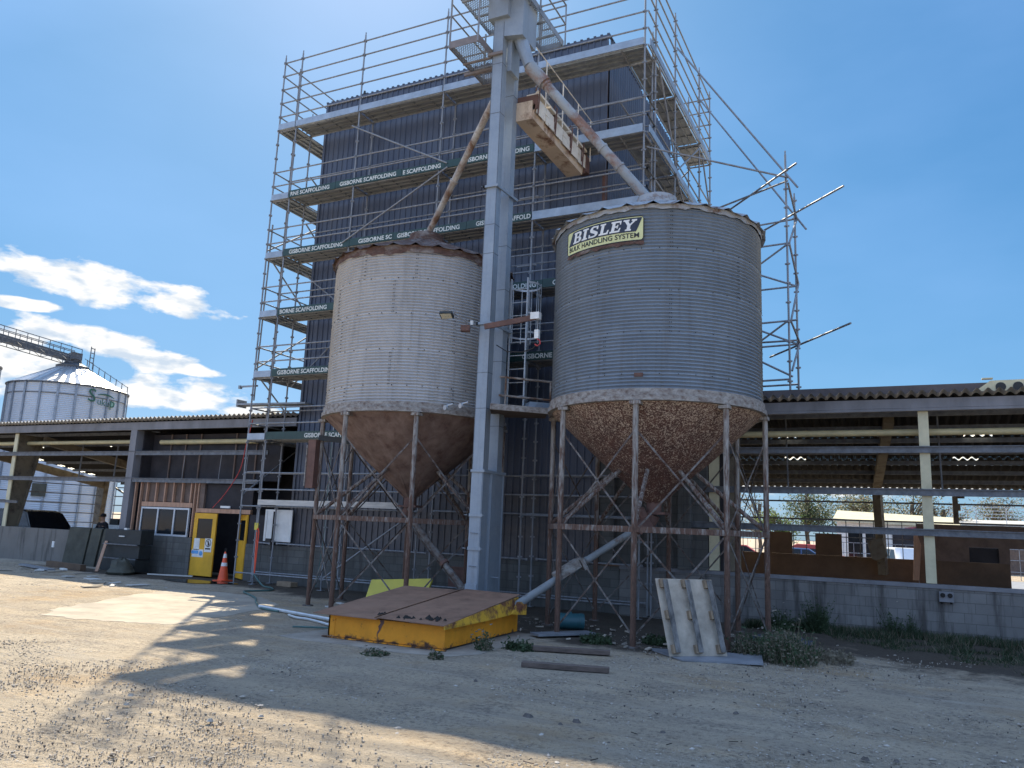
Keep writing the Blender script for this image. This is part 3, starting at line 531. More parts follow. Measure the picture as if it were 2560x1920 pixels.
# office: rear and side walls, block sill, framing, window, doors
b = MB(); b.box(-23.5, -16.55, 20.6, 20.7, 0, 4.6); b.box(-23.55, -23.5, YS + .2, 20.6, 0, 4.7); b.box(-18.15, -17.5, YS + .02, YS + .1, 1.1, 1.98); b.box(-23.5, -17.6, 19.35, 19.4, 3.05, 4.6); b.build('office_lining', 'dark_wall', sf, smooth=False)
for x in (-22.6, -21.9, -21.2, -19.6, -18.7): b = MB(); b.box(x, x + .05, 19.30, 19.345, 3.06, 4.6); b.build('upper_stud', 'old_board', sf, smooth=False)
for x in (-21.55, -19.9, -18.75): b = MB(); b.tube((x, YS + .3, 3.95), (x - .04, YS + .3, 3.05), .012, 6); b.build('sag_rod', 'galv_tube', sf)
b = MB(); b.box(-23.5, -20.48, YS - .03, YS + .12, -.1, 1.18); b.build('office_sill_wall', 'block_dark', sf, smooth=False)
b = MB(); b.box(-23.15, -20.5, YS + .1, YS + .14, 2.30, 2.92); b.build('brown_lining_board', 'old_board', sf, smooth=False)
for x in (-23.42, -23.15, -22.85, -22.42, -22.0, -21.6, -21.2, -20.8, -20.62, -20.46): b = MB(); b.box(x, x + .045, YS + .0, YS + .09, 2.285 if -23.0 < x < -20.7 else 1.19, 2.92); b.build('stud', 'stud_timber', sf, smooth=False)
b = MB(); b.box(-23.0, -20.65, YS - .002, YS + .092, 2.13, 2.28); b.build('lintel', 'stud_timber', sf, smooth=False)
b = MB(); b.box(-20.42, -18.12, YS - .02, YS + .08, 1.99, 2.12); b.build('lintel', 'stud_timber', sf, smooth=False)
b = MB(); b.box(-20.2, -18.2, YS + .12, YS + .16, 2.13, 2.9); b.build('brown_lining_board', 'dark_wall', sf, smooth=False)
b = MB(); b.box(-20.4, -20.2, YS + .04, YS + .13, 2.125, 2.92); b.build('brown_lining_board', 'old_board', sf, smooth=False)
b = MB(); b.box(-19.35, -18.95, YS - .06, YS - .022, 2.15, 2.22); b.build('door_light', 'white_paint', sf, smooth=False)
b = MB(); x0, x1, z0, z1 = -22.95, -20.72, 1.19, 2.11
for xa, xb, za, zb in ((x0, x1, z0, z0 + .06), (x0, x1, z1 - .06, z1), (x0, x0 + .05, z0 + .06, z1 - .06), (x1 - .05, x1, z0 + .06, z1 - .06), (-22.18, -22.12, z0 + .06, z1 - .06), (-21.42, -21.36, z0 + .06, z1 - .06)): b.box(xa, xb, YS - .03, YS + .03, za, zb)
wf = b.build('window_frame', 'frame_alu', sf, smooth=False)
for xa, xb in ((-22.9, -22.18), (-22.12, -21.42), (-21.36, -20.77)): b = MB(); b.box(xa, xb, YS, YS + .01, z0 + .06, z1 - .06); b.build('pane', 'glass_dark', wf, smooth=False)
def door_leaf(label, hx, hy, ang, wdt, mirror, vis=True):
    # local frame: u from hinge across the leaf, thickness along w
    u = Vector((math.cos(ang), math.sin(ang), 0)); w = Vector((-u.y, u.x, 0)) * .022; h = Vector((hx, hy, 0)); zv = Vector((0, 0, 1))
    def bx(b, a0, a1, za, zb, t=1.0, off=0.0): b.obox(h + u * ((a0 + a1) / 2) + zv * ((za + zb) / 2) + w * off, u * (a1 - a0) / 2, w * t, zv * (zb - za) / 2)
    b = MB(); wl_ = wdt
    bx(b, 0, wl_, .03, 1.18); bx(b, 0, .16, 1.18, 1.97); bx(b, wl_ - .16, wl_, 1.18, 1.97); bx(b, .16, wl_ - .16, 1.80, 1.97)
    d = b.build('door', 'door_yellow', sf, smooth=False); d['label'] = label
    b = MB(); bx(b, .16, wl_ - .16, 1.18, 1.80, .3); b.build('door_glass', 'glass_dark', d, smooth=False)
    return d, h, u, w
d, h, u, w = door_leaf('yellow door leaf with safety notices under its dark pane', -20.42, YS - .03, 0.0, .96, False)
zv = Vector((0, 0, 1))
def plate(parent, name, mat, uc, zc, uw, zh, off): b = MB(); b.obox(h + u * uc + zv * zc - w.normalized() * off, u * uw / 2, w.normalized() * .002, zv * zh / 2); return b.build(name, mat, parent, smooth=False)
n1 = plate(d, 'no_entry_notice', 'white_paint', .72, .98, .30, .42, .026); n2 = plate(d, 'site_notice', 'white_paint', .22, 1.0, .24, .36, .026)
b = MB(); c = h + u * .22 + zv * .72 - w.normalized() * .026; b.obox(c + u * .08, u * .24, w.normalized() * .002, zv * .12); n3 = b.build('white_notice', 'white_paint', d, smooth=False)
c = h + u * .18 + zv * .75 - w.normalized() * .031; b = MB(); b.obox(c, u * .15, w.normalized() * .002, zv * .05); b.tube(c + u * .26 - zv * .03, c + u * .26 - zv * .03 - w.normalized() * .003, .075, 14); b.build('blue_marks', 'sign_blue', n3, smooth=False)
c = h + u * .72 + zv * 1.05 - w.normalized() * .031; b = MB()
for k in range(20):
    a0, a1 = 2 * math.pi * k / 20, 2 * math.pi * (k + 1) / 20
    b.quad(*[c + u * math.cos(a) * r + zv * math.sin(a) * r for a, r in ((a0, .10), (a1, .10), (a1, .122), (a0, .122))])
b.quad(*[c + u * x + zv * z for x, z in ((-.085, .07), (-.07, .085), (.085, -.07), (.07, -.085))])
for q in (((-.02, -.09), (.03, -.09), (.03, .03), (-.02, .03)), ((-.015, .035), (.02, .035), (.02, .075), (-.015, .075)), ((.03, .02), (.07, -.03), (.06, -.04), (.03, 0))): b.quad(*[c + u * x + zv * z for x, z in q])
b.box(c.x - .11, c.x + .11, c.y - .001, c.y, c.z - .20, c.z - .155); b.build('prohibition_symbol', 'black', n1, smooth=False)
door_leaf('narrow-looking yellow door leaf swung inward behind the scaffold standard', -18.2, YS, math.pi - R(31), .95, True)
b = MB(); b.box(-20.6, -20.43, YS - .1, YS + .1, 0, 1.18); b.build('door_jamb_block', 'block_dark', sf, smooth=False)
b = MB(); b.box(-18.15, -17.52, YS - .04, YS + .14, 0, 1.10); b.build('door_jamb_block', 'block_dark', sf, smooth=False)
b = MB(); b.box(-17.28, -16.32, YS - .16, YS - .13, 1.22, 2.16); wb = b.build('white_board', 'white_paint', sf, smooth=False)
b = MB(); b.box(-17.36, -17.285, YS - .17, YS - .12, 1.22, 2.16); b.build('board_edge', 'white_paint', wb, smooth=False)
b = MB(); b.box(-17.02, -16.99, YS - .20, YS - .162, .95, 2.1); b.box(-17.22, -17.02, YS - .22, YS - .162, 1.18, 1.30); b.build('latch_bar', 'black', wb, smooth=False)

# ================================================================== HOPPER SILOS
def silo(name, label, cx, cy, a0, body, cone, seams, rows, rr):
    rmat = 'eave_rust' if body == 'silo_bright' else 'roof_galv'
    rnd = random.Random(int(abs(cx) * 10)); C0 = Vector((cx, cy, 0)); t = thing(name, label, 'silo', (cx, cy, 0)); RB = 2.09
    def P(a, r, z): return Vector((cx + r * math.cos(R(a)), cy + r * math.sin(R(a)), z))
    # corrugated drum
    b = MB(); pitch = .067; n = int((7.90 - 4.44) / pitch); prof = []
    for i in range(n * 5 + 1):
        z = 4.44 + i * pitch / 5; row = min([abs(z - q) for q in rows] + [9]); k = 1.0 if row > .02 else .55
        prof.append((RB + .019 * k * math.sin(2 * math.pi * i / 5), z))
    b.lathe(cx, cy, prof, 112); bd = b.build('corrugated_drum', body, t)
    b = MB()
    for q in rows:
        for k in range(40):
            a = k * 9 + rnd.uniform(-.6, .6); p = P(a, RB + .016, q); b.tube(p, P(a, RB + .026, q), .013 if body == 'silo_bright' else .010, 6)
    for a, z0, z1 in seams:
        k = 0; z = z0
        while z < z1:
            for da in (-.45, .45): b.tube(P(a + da, RB + .012, z), P(a + da, RB + .024, z), .009 if body == 'silo_bright' else .008, 5)
            z += .0855
    o = b.build('bolts', 'bolt_dark', bd, smooth=False); o['kind'] = 'stuff'
    # eave ring and conical sheet roof with standing ribs
    b = MB(); m = 96; ws = [(7.80 if body == 'silo_bright' else 7.865) - .05 * rnd.random() - (.06 if (k // 6) % 3 == 0 and body == 'silo_bright' else 0) for k in range(m)]
    vs = [(P(k * 360 / m, RB + .035, ws[k])) for k in range(m)] + [P(k * 360 / m, RB + .045, 7.93) for k in range(m)]
    b.add(vs, [(k, (k + 1) % m, m + (k + 1) % m, m + k) for k in range(m)]); b.build('eave_band', 'eave_rust' if body == 'silo_bright' else 'roof_galv', t)
    b = MB(); NR = 28; vs = []
    for k in range(NR * 4):
        j = k % 4; a = (k + .5) * 360 / (NR * 4); hgt = .055 if j == 0 else 0
        vs += [P(a, RB + .11 + (.02 if j == 0 else 0), 7.90 + hgt + rnd.uniform(-.012, .006)), P(a, .42, 8.72 + hgt * .3)]
    nn = NR * 4; b.add(vs, [(2 * k, 2 * ((k + 1) % nn), 2 * ((k + 1) % nn) + 1, 2 * k + 1) for k in range(nn)]); rf = b.build('sheet_roof', rmat, t, smooth=False)
    b = MB(); b.lathe(cx, cy, [(.50, 8.66), (.50, 8.76), (.42, 8.80), (.42, 8.92), (.36, 8.95), (.02, 8.96)], 32); b.build('filling_collar', rmat, rf)
    # ring beam, hopper
    b = MB(); b.lathe(cx, cy, [(RB + .02, 4.46), (RB + .05, 4.455), (RB + .05, 4.33), (RB + .085, 4.325), (RB + .085, 4.235), (RB - .02, 4.23)], 96); rg = b.build('ring_beam', 'ring_paint', t)
    b = MB(); b.lathe(cx, cy, [(RB - .0, 4.24), (RB * .52, 3.32), (.13, 2.50)], 72); hp = b.build('hopper_cone', cone, t)
    b = MB()
    for k in range(8):
        a = a0 + 22.5 + 45 * k; b.beam(P(a, RB - .02, 4.225), P(a, .16, 2.505), .05, .012)
    b.build('hopper_seams', cone, hp, smooth=False)
    b = MB(); b.tube((cx, cy, 2.56), (cx, cy, 2.30), .15, 16); b.box(cx - .26, cx + .26, cy - .16, cy + .16, 2.28, 2.33); b.tube((cx, cy, 2.28), (cx - .1, cy, 2.08), .13, 14); b.build('outlet_gate', 'hoist_rust', hp)
    ang = [a0 + 45 * k for k in range(8)]; RL = 2.13; zg = 1.97
    for a in ang:
        b = MB(); b.tube(P(a, RL, 0), P(a, RL, 4.235), .052, 12); lg = b.build('leg', 'leg_paint', t)
        b = MB(); b.tube(P(a, RL, 0), P(a, RL, .025), .12, 10); b.build('foot_plate', 'brace_rust', lg)
        b = MB(); b.obox(P(a, RL - .03, 4.19), Vector((.1, 0, 0)), Vector((0, .1, 0)), Vector((0, 0, .03))); b.build('cap_plate', 'leg_paint', lg, smooth=False)
    for k, a in enumerate(ang):
        a2 = a + 45
        b = MB(); b.beam(P(a, RL + .05, zg), P(a2, RL + .05, zg), .015, .10); b.beam(P(a, RL + .01, zg + .045), P(a2, RL + .01, zg + .045), .07, .012); b.build('girt', 'leg_paint', t, smooth=False)
        for (za, zb, f0_, f1_) in ((1.93, 3.72, 0, 1), (3.72, 1.93, 0, 1), (.18, 1.93, 0, 1), (1.93, .18, 0, 1)):
            b = MB(); b.beam(P(a, RL - .01, za), P(a2, RL - .01, zb), .008, .032); b.build('brace', 'brace_rust', t, smooth=False)
        if k in rr: b = MB(); b.tube(P(a, RL - .02, 2.03), P(a, .80, 3.12), .042, 8); b.build('strut', 'leg_paint', t)
    return t, P, bd
sL, PL, bL = silo('hopper_silo', 'smaller-looking pale corrugated silo with plain rusty cone left of the bucket elevator', -10.35, 15.76, -56, 'silo_bright', 'cone_rust',
    [(-61.4, 7.2, 7.85), (-74.1, 6.42, 7.15), (-113.2, 5.62, 6.36), (-36.5, 5.62, 6.36), (-73.8, 4.82, 5.56), (-105, 4.5, 4.8), (-35, 4.5, 4.8), (-95, 7.2, 7.85), (-120, 6.42, 7.15)], [7.18, 6.39, 5.59, 4.80], (0, 1, 2, 3, 4, 5, 6, 7))
sR, PR, bR = silo('hopper_silo', 'large grey corrugated silo with the yellow-black maker sign and speckled rust cone', -4.46, 15.57, -83, 'silo_dull', 'cone_speckled',
    [(-104.3, 6.3, 7.02), (-66.5, 7.1, 7.85), (-66.8, 5.5, 6.27), (-27.7, 6.3, 7.05), (-100, 4.75, 5.45)], [7.08, 6.28, 5.50, 4.72], (0, 1, 2, 3, 4, 5, 6, 7))
lb = thing('leg_box', 'rusty upright steel box strapped to the leftmost leg of the pale silo', 'steel box', (-12.2, 14.5, 2.6))
b = MB(); b.box(-12.32, -12.10, 14.36, 14.52, 2.62, 3.72); b.build('case', 'hoist_rust', lb, smooth=False)
b = MB(); b.box(-12.345, -12.325, 14.34, 14.54, 2.66, 3.6); b.build('edge_strip', 'ring_paint', lb, smooth=False)
b = MB(); b.beam((-12.1, 14.45, 3.78), (-11.2, 14.9, 3.70), .06, .12); b.build('bracket_arm', 'cabinet_dark', lb, smooth=False)
# small dents and bird-lime on the grey drum, outlet patch
b = MB(); b.obox(PR(-82, 2.10, 4.70), PR(8, .08, 0) - PR(8, 0, 0), PR(-82, .02, 0) - PR(-82, 0, 0), Vector((0, 0, .035))); b.build('inspection_cover', 'hoist_rust', bR, smooth=False)
# maker sign bent round the drum
def on_drum(u, v, off): return PR(-127.9 + u * 47.6, 2.125 + off, 7.235 + v)         # u 0..1 round the drum, v metres up
t = bR; b = MB(); n = 24
def sheet(b, u0, u1, f_lo, f_hi, off, m=0, n=24):
    vs = []
    for i in range(n + 1):
        u = u0 + (u1 - u0) * i / n; vs += [on_drum(u, f_lo(u), off), on_drum(u, f_hi(u), off), on_drum(u, f_lo(u), off - .012), on_drum(u, f_hi(u), off - .012)]
    fs = []
    for i in range(n): k = 4 * i; fs += [(k, k + 4, k + 5, k + 1), (k + 2, k + 3, k + 7, k + 6), (k + 1, k + 5, k + 7, k + 3), (k, k + 2, k + 6, k + 4)]
    fs += [(0, 1, 3, 2), (4 * n, 4 * n + 2, 4 * n + 3, 4 * n + 1)]
    b.add(vs, fs, m)
H = .46
def rnd_lo(u): d = min(u, 1 - u) * 1.75; return .0 if d > .05 else .05 - math.sqrt(max(0, .05 ** 2 - (.05 - d) ** 2))
sheet(b, 0, 1, lambda u: rnd_lo(u), lambda u: H - rnd_lo(u), .012, n=60); plain('sign_yellow', (0.62, 0.62, 0.30), 0.45, 0, 0.12, 3); sg = b.build('maker_sign', 'sign_yellow', sR, smooth=False); sg['label'] = 'pale yellow sign with dark panel lettered BISLEY bulk handling system'
b = MB()
sheet(b, .0, 1, lambda u: rnd_lo(u) - .012, lambda u: rnd_lo(u) + .004, .016, n=60); sheet(b, 0, 1, lambda u: H - rnd_lo(u) - .004, lambda u: H - rnd_lo(u) + .010, .016, n=60)
sheet(b, -.006, .004, lambda u: .05, lambda u: H - .05, .016, n=2); sheet(b, .996, 1.006, lambda u: .05, lambda u: H - .05, .016, n=2)
b.build('sign_border', 'black', sg, smooth=False)
b = MB(); lo, hi = .168, .438
sheet(b, .03, .985, lambda u: max(lo, lo + (hi - lo) * (u - .925) / .06), lambda u: min(hi, lo + (hi - lo) * (u - .03) / .075), .017, n=60); plain('sign_navy', (0.018, 0.024, 0.042), 0.5); b.build('sign_panel', 'sign_navy', sg, smooth=False)
def slab_text(strokes): pass
# slab-serif italic capitals drawn stroke by stroke (unit cell 1 x 1)
def bar(x0, y0, x1, y1): return [(x0, y0), (x1, y0), (x1, y1), (x0, y1)]
GL = {
 'B': [bar(.0, 0, .30, .14), bar(.0, .86, .30, 1), bar(.10, .14, .34, .86), bar(.30, 0, .66, .14), bar(.30, .86, .64, 1), bar(.34, .44, .62, .57), [(.62, .50), (.62, .57), (.64, 1), (.80, .93), (.86, .80), (.84, .65), (.74, .54)], [(.62, .50), (.66, 0), (.84, .07), (.92, .22), (.90, .38), (.76, .51), (.62, .57)]],
 'I': [bar(.0, 0, .56, .14), bar(.0, .86, .56, 1), bar(.15, .14, .41, .86)],
 'S': [[(.02, .02), (.12, .02), (.14, .30), (.02, .34)], [(.10, .02), (.40, -.02), (.70, .03), (.66, .15), (.30, .13), (.13, .18)], [(.70, .03), (.86, .16), (.88, .34), (.62, .28), (.62, .15)], [(.88, .34), (.80, .46), (.34, .70), (.16, .64), (.10, .58), (.20, .47), (.62, .28)], [(.10, .58), (.08, .76), (.18, .92), (.36, .84), (.34, .70)], [(.18, .92), (.36, 1.01), (.66, .98), (.70, .86), (.44, .88), (.33, .84)], [(.68, .98), (.68, .84), (.72, .68), (.84, .66), (.84, .98)]],
 'L': [bar(.0, 0, .80, .14), bar(.0, .86, .48, 1), bar(.12, .14, .37, .86), [(.66, .14), (.80, .14), (.84, .36), (.74, .36)]],
 'E': [bar(.0, 0, .82, .14), bar(.0, .86, .82, 1), bar(.11, .14, .36, .86), bar(.36, .44, .58, .57), bar(.53, .34, .62, .67), [(.68, .14), (.82, .14), (.86, .36), (.76, .36)], [(.70, .86), (.82, .86), (.82, .66), (.74, .66)]],
 'Y': [bar(.26, 0, .72, .14), bar(.37, .14, .62, .46), [(.37, .46), (.62, .46), (.36, .88), (.08, .88)], [(.40, .40), (.62, .46), (.94, .88), (.76, .88)], bar(-.02, .86, .44, 1), bar(.62, .86, 1.02, 1)],
}
b = MB(); wd = {'B': .95, 'I': .62, 'S': .95, 'L': .88, 'E': .92, 'Y': 1.0}; word = 'BISLEY'; tot = sum(wd[c] + .08 for c in word); u = .115; U = .80 / tot
def stroke(poly, ux, sc, v0, vh):
    P2 = []
    for (x, y) in poly: P2.append((ux + (x + .20 * y) * sc, v0 + y * vh))
    o = [on_drum(p, q, .024) for p, q in P2]; i_ = [on_drum(p, q, .016) for p, q in P2]; n = len(o); b.add(o + i_, [tuple(range(n))] + [(k, n + k, n + (k + 1) % n, (k + 1) % n) for k in range(n)])
for c in word:
    for poly in GL[c]: stroke(poly, u, U, .192, .215)
    u += (wd[c] + .08) * U
b.build('sign_lettering', 'white_paint', sg, smooth=False)
b = MB(); av, fv = text_fit('BULK HANDLING SYSTEM', .045, .955, .045, .145, 0.014); b.add([on_drum(p[0], p[1], .018 + .001 * (p[2] > 0)) for p in av], fv); b.build('sign_lettering', 'black', sg, smooth=False)
b = MB(); sheet(b, -.005, 1.005, lambda u: -.075 - .025 * math.sin(u * 37) * math.sin(u * 11), lambda u: -.014, .010, n=60); b.build('sign_rust_lip', 'eave_rust', sg, smooth=False)

# ================================================================== BUCKET ELEVATOR
ex, ey = -7.86, 14.20
el = thing('bucket_elevator', 'galvanised twin-leg bucket elevator rising between the two silos', 'elevator', (-7.74, 14.5, 0))
b = MB(); b.box(ex, ex + .245, ey, ey + .215, 3.03, 13.2); b.build('leg_casing', 'spangled_galv', el, smooth=False)
b = MB(); b.box(ex, ex + .265, ey + .57, ey + .79, 3.03, 13.2); b.build('leg_casing', 'spangled_galv', el, smooth=False)
b = MB(); b.box(ex - .01, ex + .26, ey - .015, ey + .235, .0, 3.0); b.box(ex + .235, ex + .245, ey - .03, ey + .30, .0, 3.0); lc = b.build('leg_casing', 'spangled_galv', el, smooth=False)
b = MB(); b.box(ex - .01, ex + .30, ey + .30, ey + .82, .0, 3.0); b.box(ex + .30, ex + .312, ey + .80, ey + .84, 0, 3.0); b.build('leg_casing', 'spangled_galv', el, smooth=False)
b = MB()
for z in (12.1, 10.9, 8.3, 7.65, 5.05, 4.3): b.box(ex - .003, ex + .248, ey - .003, ey + .218, z, z + .012)
for z in (11.6, 8.0, 7.0, 5.4, 4.0): b.box(ex - .003, ex + .268, ey + .567, ey + .793, z, z + .012)
b.box(ex + .2455, ex + .25, ey - .012, ey - .0005, 3.05, 13.1); b.box(ex - .012, ex - .0005, ey - .004, ey + .02, 3.05, 13.1); b.build('panel_joints', 'purlin_steel', el, smooth=False)
for z in (9.17, 6.10, 3.015):
    b = MB(); b.box(ex - .06, ex + .30, ey - .05, ey + .0, z - .02, z + .03); b.box(ex - .06, ex - .02, ey - .05, ey + .85, z - .02, z + .03); b.beam((ex + .27, ey - .05, z), (ex + .32, ey + .86, z), .035, .055); b.box(ex - .06, ex + .33, ey + .84, ey + .88, z - .02, z + .03)
    b.tube((ex - .10, ey - .03, z + .02), (ex - .10, ey - .03, z + .025), .02, 6); b.build('flange', 'spangled_galv', el, smooth=False)
for z in (2.13, 1.47):
    b = MB(); b.box(ex - .045, ex + .29, ey - .045, ey - .017, z - .03, z + .03); b.box(ex - .045, ex - .012, ey - .045, ey + .25, z - .03, z + .03); b.tube((ex - .13, ey - .03, z), (ex + .33, ey - .03, z), .008, 6); b.build('clamp', 'spangled_galv', el, smooth=False)
for z in (1.78, 1.13): b = MB(); b.tube((ex + .04, ey - .04, z), (ex + .20, ey - .04, z - .01), .010, 6); b.build('handle', 'galv_tube', el)
b = MB(); b.box(ex - .02, ex + .24, ey - .05, ey - .017, .55, .78); b.box(ex + .0, ex + .24, ey - .06, ey - .017, .42, .53); b.build('boot_door', 'spangled_galv', el, smooth=False)
b = MB(); b.box(ex + .245, ex + .46, ey + .46, ey + .52, .9, .92); b.build('guide_lug', 'spangled_galv', el, smooth=False)
# head: housing, discharge chute, motor (mostly above the frame)
b = MB(); b.box(ex - .12, ex + .38, ey - .10, ey + .92, 13.2, 14.1); hd = [(ex - .12, ey + .41 + .51 * math.cos(a), 14.1 + .55 * math.sin(a)) for a in np.linspace(0, math.pi, 14)]; b.prism(hd, (.5, 0, 0)); b.build('head_housing', 'spangled_galv', el, smooth=False)
b = MB(); b.prism([(ex + .25, ey + .0, 12.75), (ex + .25, ey + .70, 12.75), (ex + .25, ey + .70, 13.9), (ex + .25, ey + .0, 13.9)], (.42, .10, 0)); b.tube((ex + .46, ey + .38, 12.9), (ex + .78, ey + .30, 12.05), .17, 14, r2=.125); b.build('discharge_chute', 'spangled_galv', el, smooth=False)
b = MB(); b.prism([(ex + .26, ey + .2, 12.0), (ex + .26, ey + .62, 12.0), (ex + .26, ey + .62, 13.3), (ex + .26, ey + .2, 12.9)], (.10, 0, 0)); b.build('chute_skirt', 'spangled_galv', el, smooth=False)
def grating(parent, x0, x1, y0, y1, z, pitch=.055):
    b = MB(); d = pitch; w = .010
    k = x0 + (y0 - y1)
    def clip(c, sgn):
        # line x = c + sgn*(y-y0) inside the rectangle
        ys_ = [max(y0, min(y1, y)) for y in sorted(((x0 - c) / sgn + y0, (x1 - c) / sgn + y0))]
        return None if ys_[1] - ys_[0] < .03 else ((c + sgn * (ys_[0] - y0), ys_[0], z), (c + sgn * (ys_[1] - y0), ys_[1], z))
    for sgn in (.5, -.5):
        c = x0 - abs(sgn) * (y1 - y0)
        while c < x1 + abs(sgn) * (y1 - y0):
            q = clip(c, sgn)
            if q: b.beam(q[0], q[1], w, .012)
            c += d
    return b.build('grating', 'galv_deck', parent, smooth=False)
def platform(name_label, x0, x1, y0, y1, z, kick, joists, mat='galv_deck'):
    b = MB()
    for xa, xb, ya, yb in ((x0, x1, y0, y0 + .012), (x0, x1, y1 - .012, y1), (x0, x0 + .012, y0 + .012, y1 - .012), (x1 - .012, x1, y0 + .012, y1 - .012)): b.box(xa, xb, ya, yb, z - .02, z + kick)
    for y in joists: b.box(x0 + .012, x1 - .012, y - .02, y + .02, z - .06, z - .022)
    p = b.build('service_platform', mat, el, smooth=False); p['label'] = name_label
    grating(p, x0 + .012, x1 - .012, y0 + .012, y1 - .012, z); return p
p1 = platform('small mesh step platform hung on the left of the elevator', -8.70, -7.94, 13.66, 15.30, 12.40, .15, (14.3, 14.75), 'platform_grey')
b = MB(); b.box(-8.85, -7.6, 14.62, 14.68, 12.30, 12.36); b.box(-7.95, -7.60, 14.13, 14.19, 12.30, 12.36); b.build('support_arm', 'platform_grey', p1, smooth=False)
b = MB()
for q in ((-8.69, 13.67), (-7.97, 13.67), (-8.69, 15.28)): b.tube((*q, 12.4), (*q, 13.75), .022, 8)
for z in (13.2, 13.5): b.tube((-8.69, 13.67, z), (-8.69, 15.28, z), .018, 8)
b.build('handrail', 'galv_tube', p1)
p2 = platform('upper mesh head platform on the left of the elevator', -8.58, -7.98, 12.9, 15.25, 13.70, .10, (13.9, 14.5))
p3 = platform('upper mesh head platform reaching back on the right of the elevator', -7.74, -7.10, 13.2, 16.40, 13.72, .14, (14.0, 14.6, 15.3, 15.85))
b = MB()
for q in ((-7.06, 13.3), (-7.06, 14.9), (-7.06, 16.4), (-7.72, 16.4)): b.tube((*q, 13.72), (*q, 14.85), .02, 8)
for z in (14.3, 14.83): b.tube((-7.06, 13.2, z), (-7.06, 16.4, z), .02, 8); b.tube((-7.06, 16.4, z), (-7.72, 16.4, z), .02, 8)
b.build('handrail', 'galv_tube', p3)
# ladder and safety cage behind the rear leg
b = MB(); lx, ly = -7.42, 15.12
for dx in (-.2, .2): b.box(lx + dx - .012, lx + dx + .012, ly, ly + .05, 4.4, 7.35)
for k in range(9): b.tube((lx - .2, ly + .025, 4.7 + k * .3), (lx + .2, ly + .025, 4.7 + k * .3), .010, 6)
ld = b.build('ladder', 'frame_alu', el, smooth=False)
b = MB()
for z in (6.12, 6.55, 7.25):
    pts = [(lx + .36 * math.cos(a), ly + .30 + .36 * math.sin(a), z) for a in np.linspace(-.9, math.pi + .9, 15)]
    for p, q in zip(pts[:-1], pts[1:]): b.beam(p, q, .006, .04)
for a in np.linspace(-.9, math.pi + .9, 9): b.beam((lx + .365 * math.cos(a), ly + .30 + .365 * math.sin(a), 6.0), (lx + .365 * math.cos(a), ly + .30 + .365 * math.sin(a), 7.3), .03, .006)
b.build('safety_cage', 'frame_alu', ld, smooth=False)

# spouts, conveyor, auger
def pipe_thing(name, label, cat, segs, mats, base):
    t = thing(name, label, cat, base)
    for p, q, r, m, nm in segs: b = MB(); b.tube(p, q, r, 18); b.build(nm, m, t)
    return t
A, B_ = Vector((-7.72, 14.32, 11.55)), Vector((-10.30, 15.70, 8.92))
t = pipe_thing('spout_pipe', 'thin rusty spout pipe slanting down from the elevator to the pale silo', 'pipe', [(A, B_, .078, 'spout_rust', 'pipe'), (A.lerp(B_, .60), A.lerp(B_, .615), .10, 'spout_rust', 'collar'), (A.lerp(B_, .97), B_, .10, 'spout_rust', 'collar')], None, B_)
A, B_ = Vector((-7.06, 14.46, 12.02)), Vector((-4.62, 15.47, 8.93))
t = pipe_thing('spout_pipe', 'thick grey and rust patched spout pipe running down into the signed silo', 'pipe', [(A, A.lerp(B_, .13), .15, 'spout_grey', 'inlet_sleeve'), (A.lerp(B_, .13), B_, .105, 'spout_grey', 'pipe')] + [(A.lerp(B_, k), A.lerp(B_, k + .012), .125, 'spout_grey', 'collar') for k in (.14, .62, .76)], None, B_)
cv = thing('roof_conveyor', 'boxed chain conveyor in chipped cream paint running from the elevator head towards the tower', 'conveyor', (-7.4, 16.5, 11.05))
b = MB(); b.prism([(-7.63, 15.0, 11.08), (-7.20, 15.0, 11.08), (-7.14, 15.0, 11.42), (-7.69, 15.0, 11.42)], (0, 3.12, 0)); b.build('belly_trough', 'conveyor_belly', cv, smooth=False)
rnd = random.Random(2); y = 15.02
while y < 18.1:
    L = .52; b = MB(); b.box(-7.72, -7.11, y, y + L - .02, 11.425, 11.58 + rnd.uniform(-.01, .02)); b.beam((-7.13, y + .02, 11.35), (-7.105, y + L - .06, 11.35), .012, .26); b.build('side_cover', 'conveyor_paint', cv, smooth=False); y += L
y = 15.05
while y < 17.9: b = MB(); b.box(-7.40, -7.06, y, y + .55, 11.66, 11.70 + rnd.uniform(0, .03)); b.obox((-7.18, y + .3, 11.74), (.06, 0, .06), (0, .27, 0), (.01, 0, -.01)); b.build('top_cover', 'conveyor_paint', cv, smooth=False); y += .62
for y in (15.0, 16.0, 17.0, 17.8): b = MB(); b.box(-7.70, -7.085, y, y + .03, 11.3, 11.66); b.path([(-7.07, y, 11.15), (-7.05, y, 11.45), (-7.04, y, 11.8), (-7.10, y, 11.9), (-7.14, y, 11.75)], .018, 6); b.build('clip_frame', 'hoist_rust', cv, smooth=False)
b = MB(); b.box(-7.66, -7.12, 18.13, 18.16, 11.12, 11.72); b.box(-7.35, -7.12, 18.17, 18.45, 11.2, 11.66); b.build('end_plate', 'hoist_rust', cv, smooth=False)
b = MB()
for y in (15.2, 16.2, 17.2, 18.1): b.tube((-6.98, y, 11.4), (-6.98, y, 12.55), .017, 6)
b.tube((-6.98, 14.6, 12.55), (-6.98, 18.2, 12.55), .012, 6); b.build('hand_rail', 'conveyor_paint', cv)
b = MB(); b.box(-7.64, -7.2, 14.95, 15.0, 11.05, 11.5); b.build('drive_end', 'conveyor_belly', cv, smooth=False)
A, B_ = Vector((-6.48, 13.38, .46)), Vector((-4.56, 15.40, 2.12))
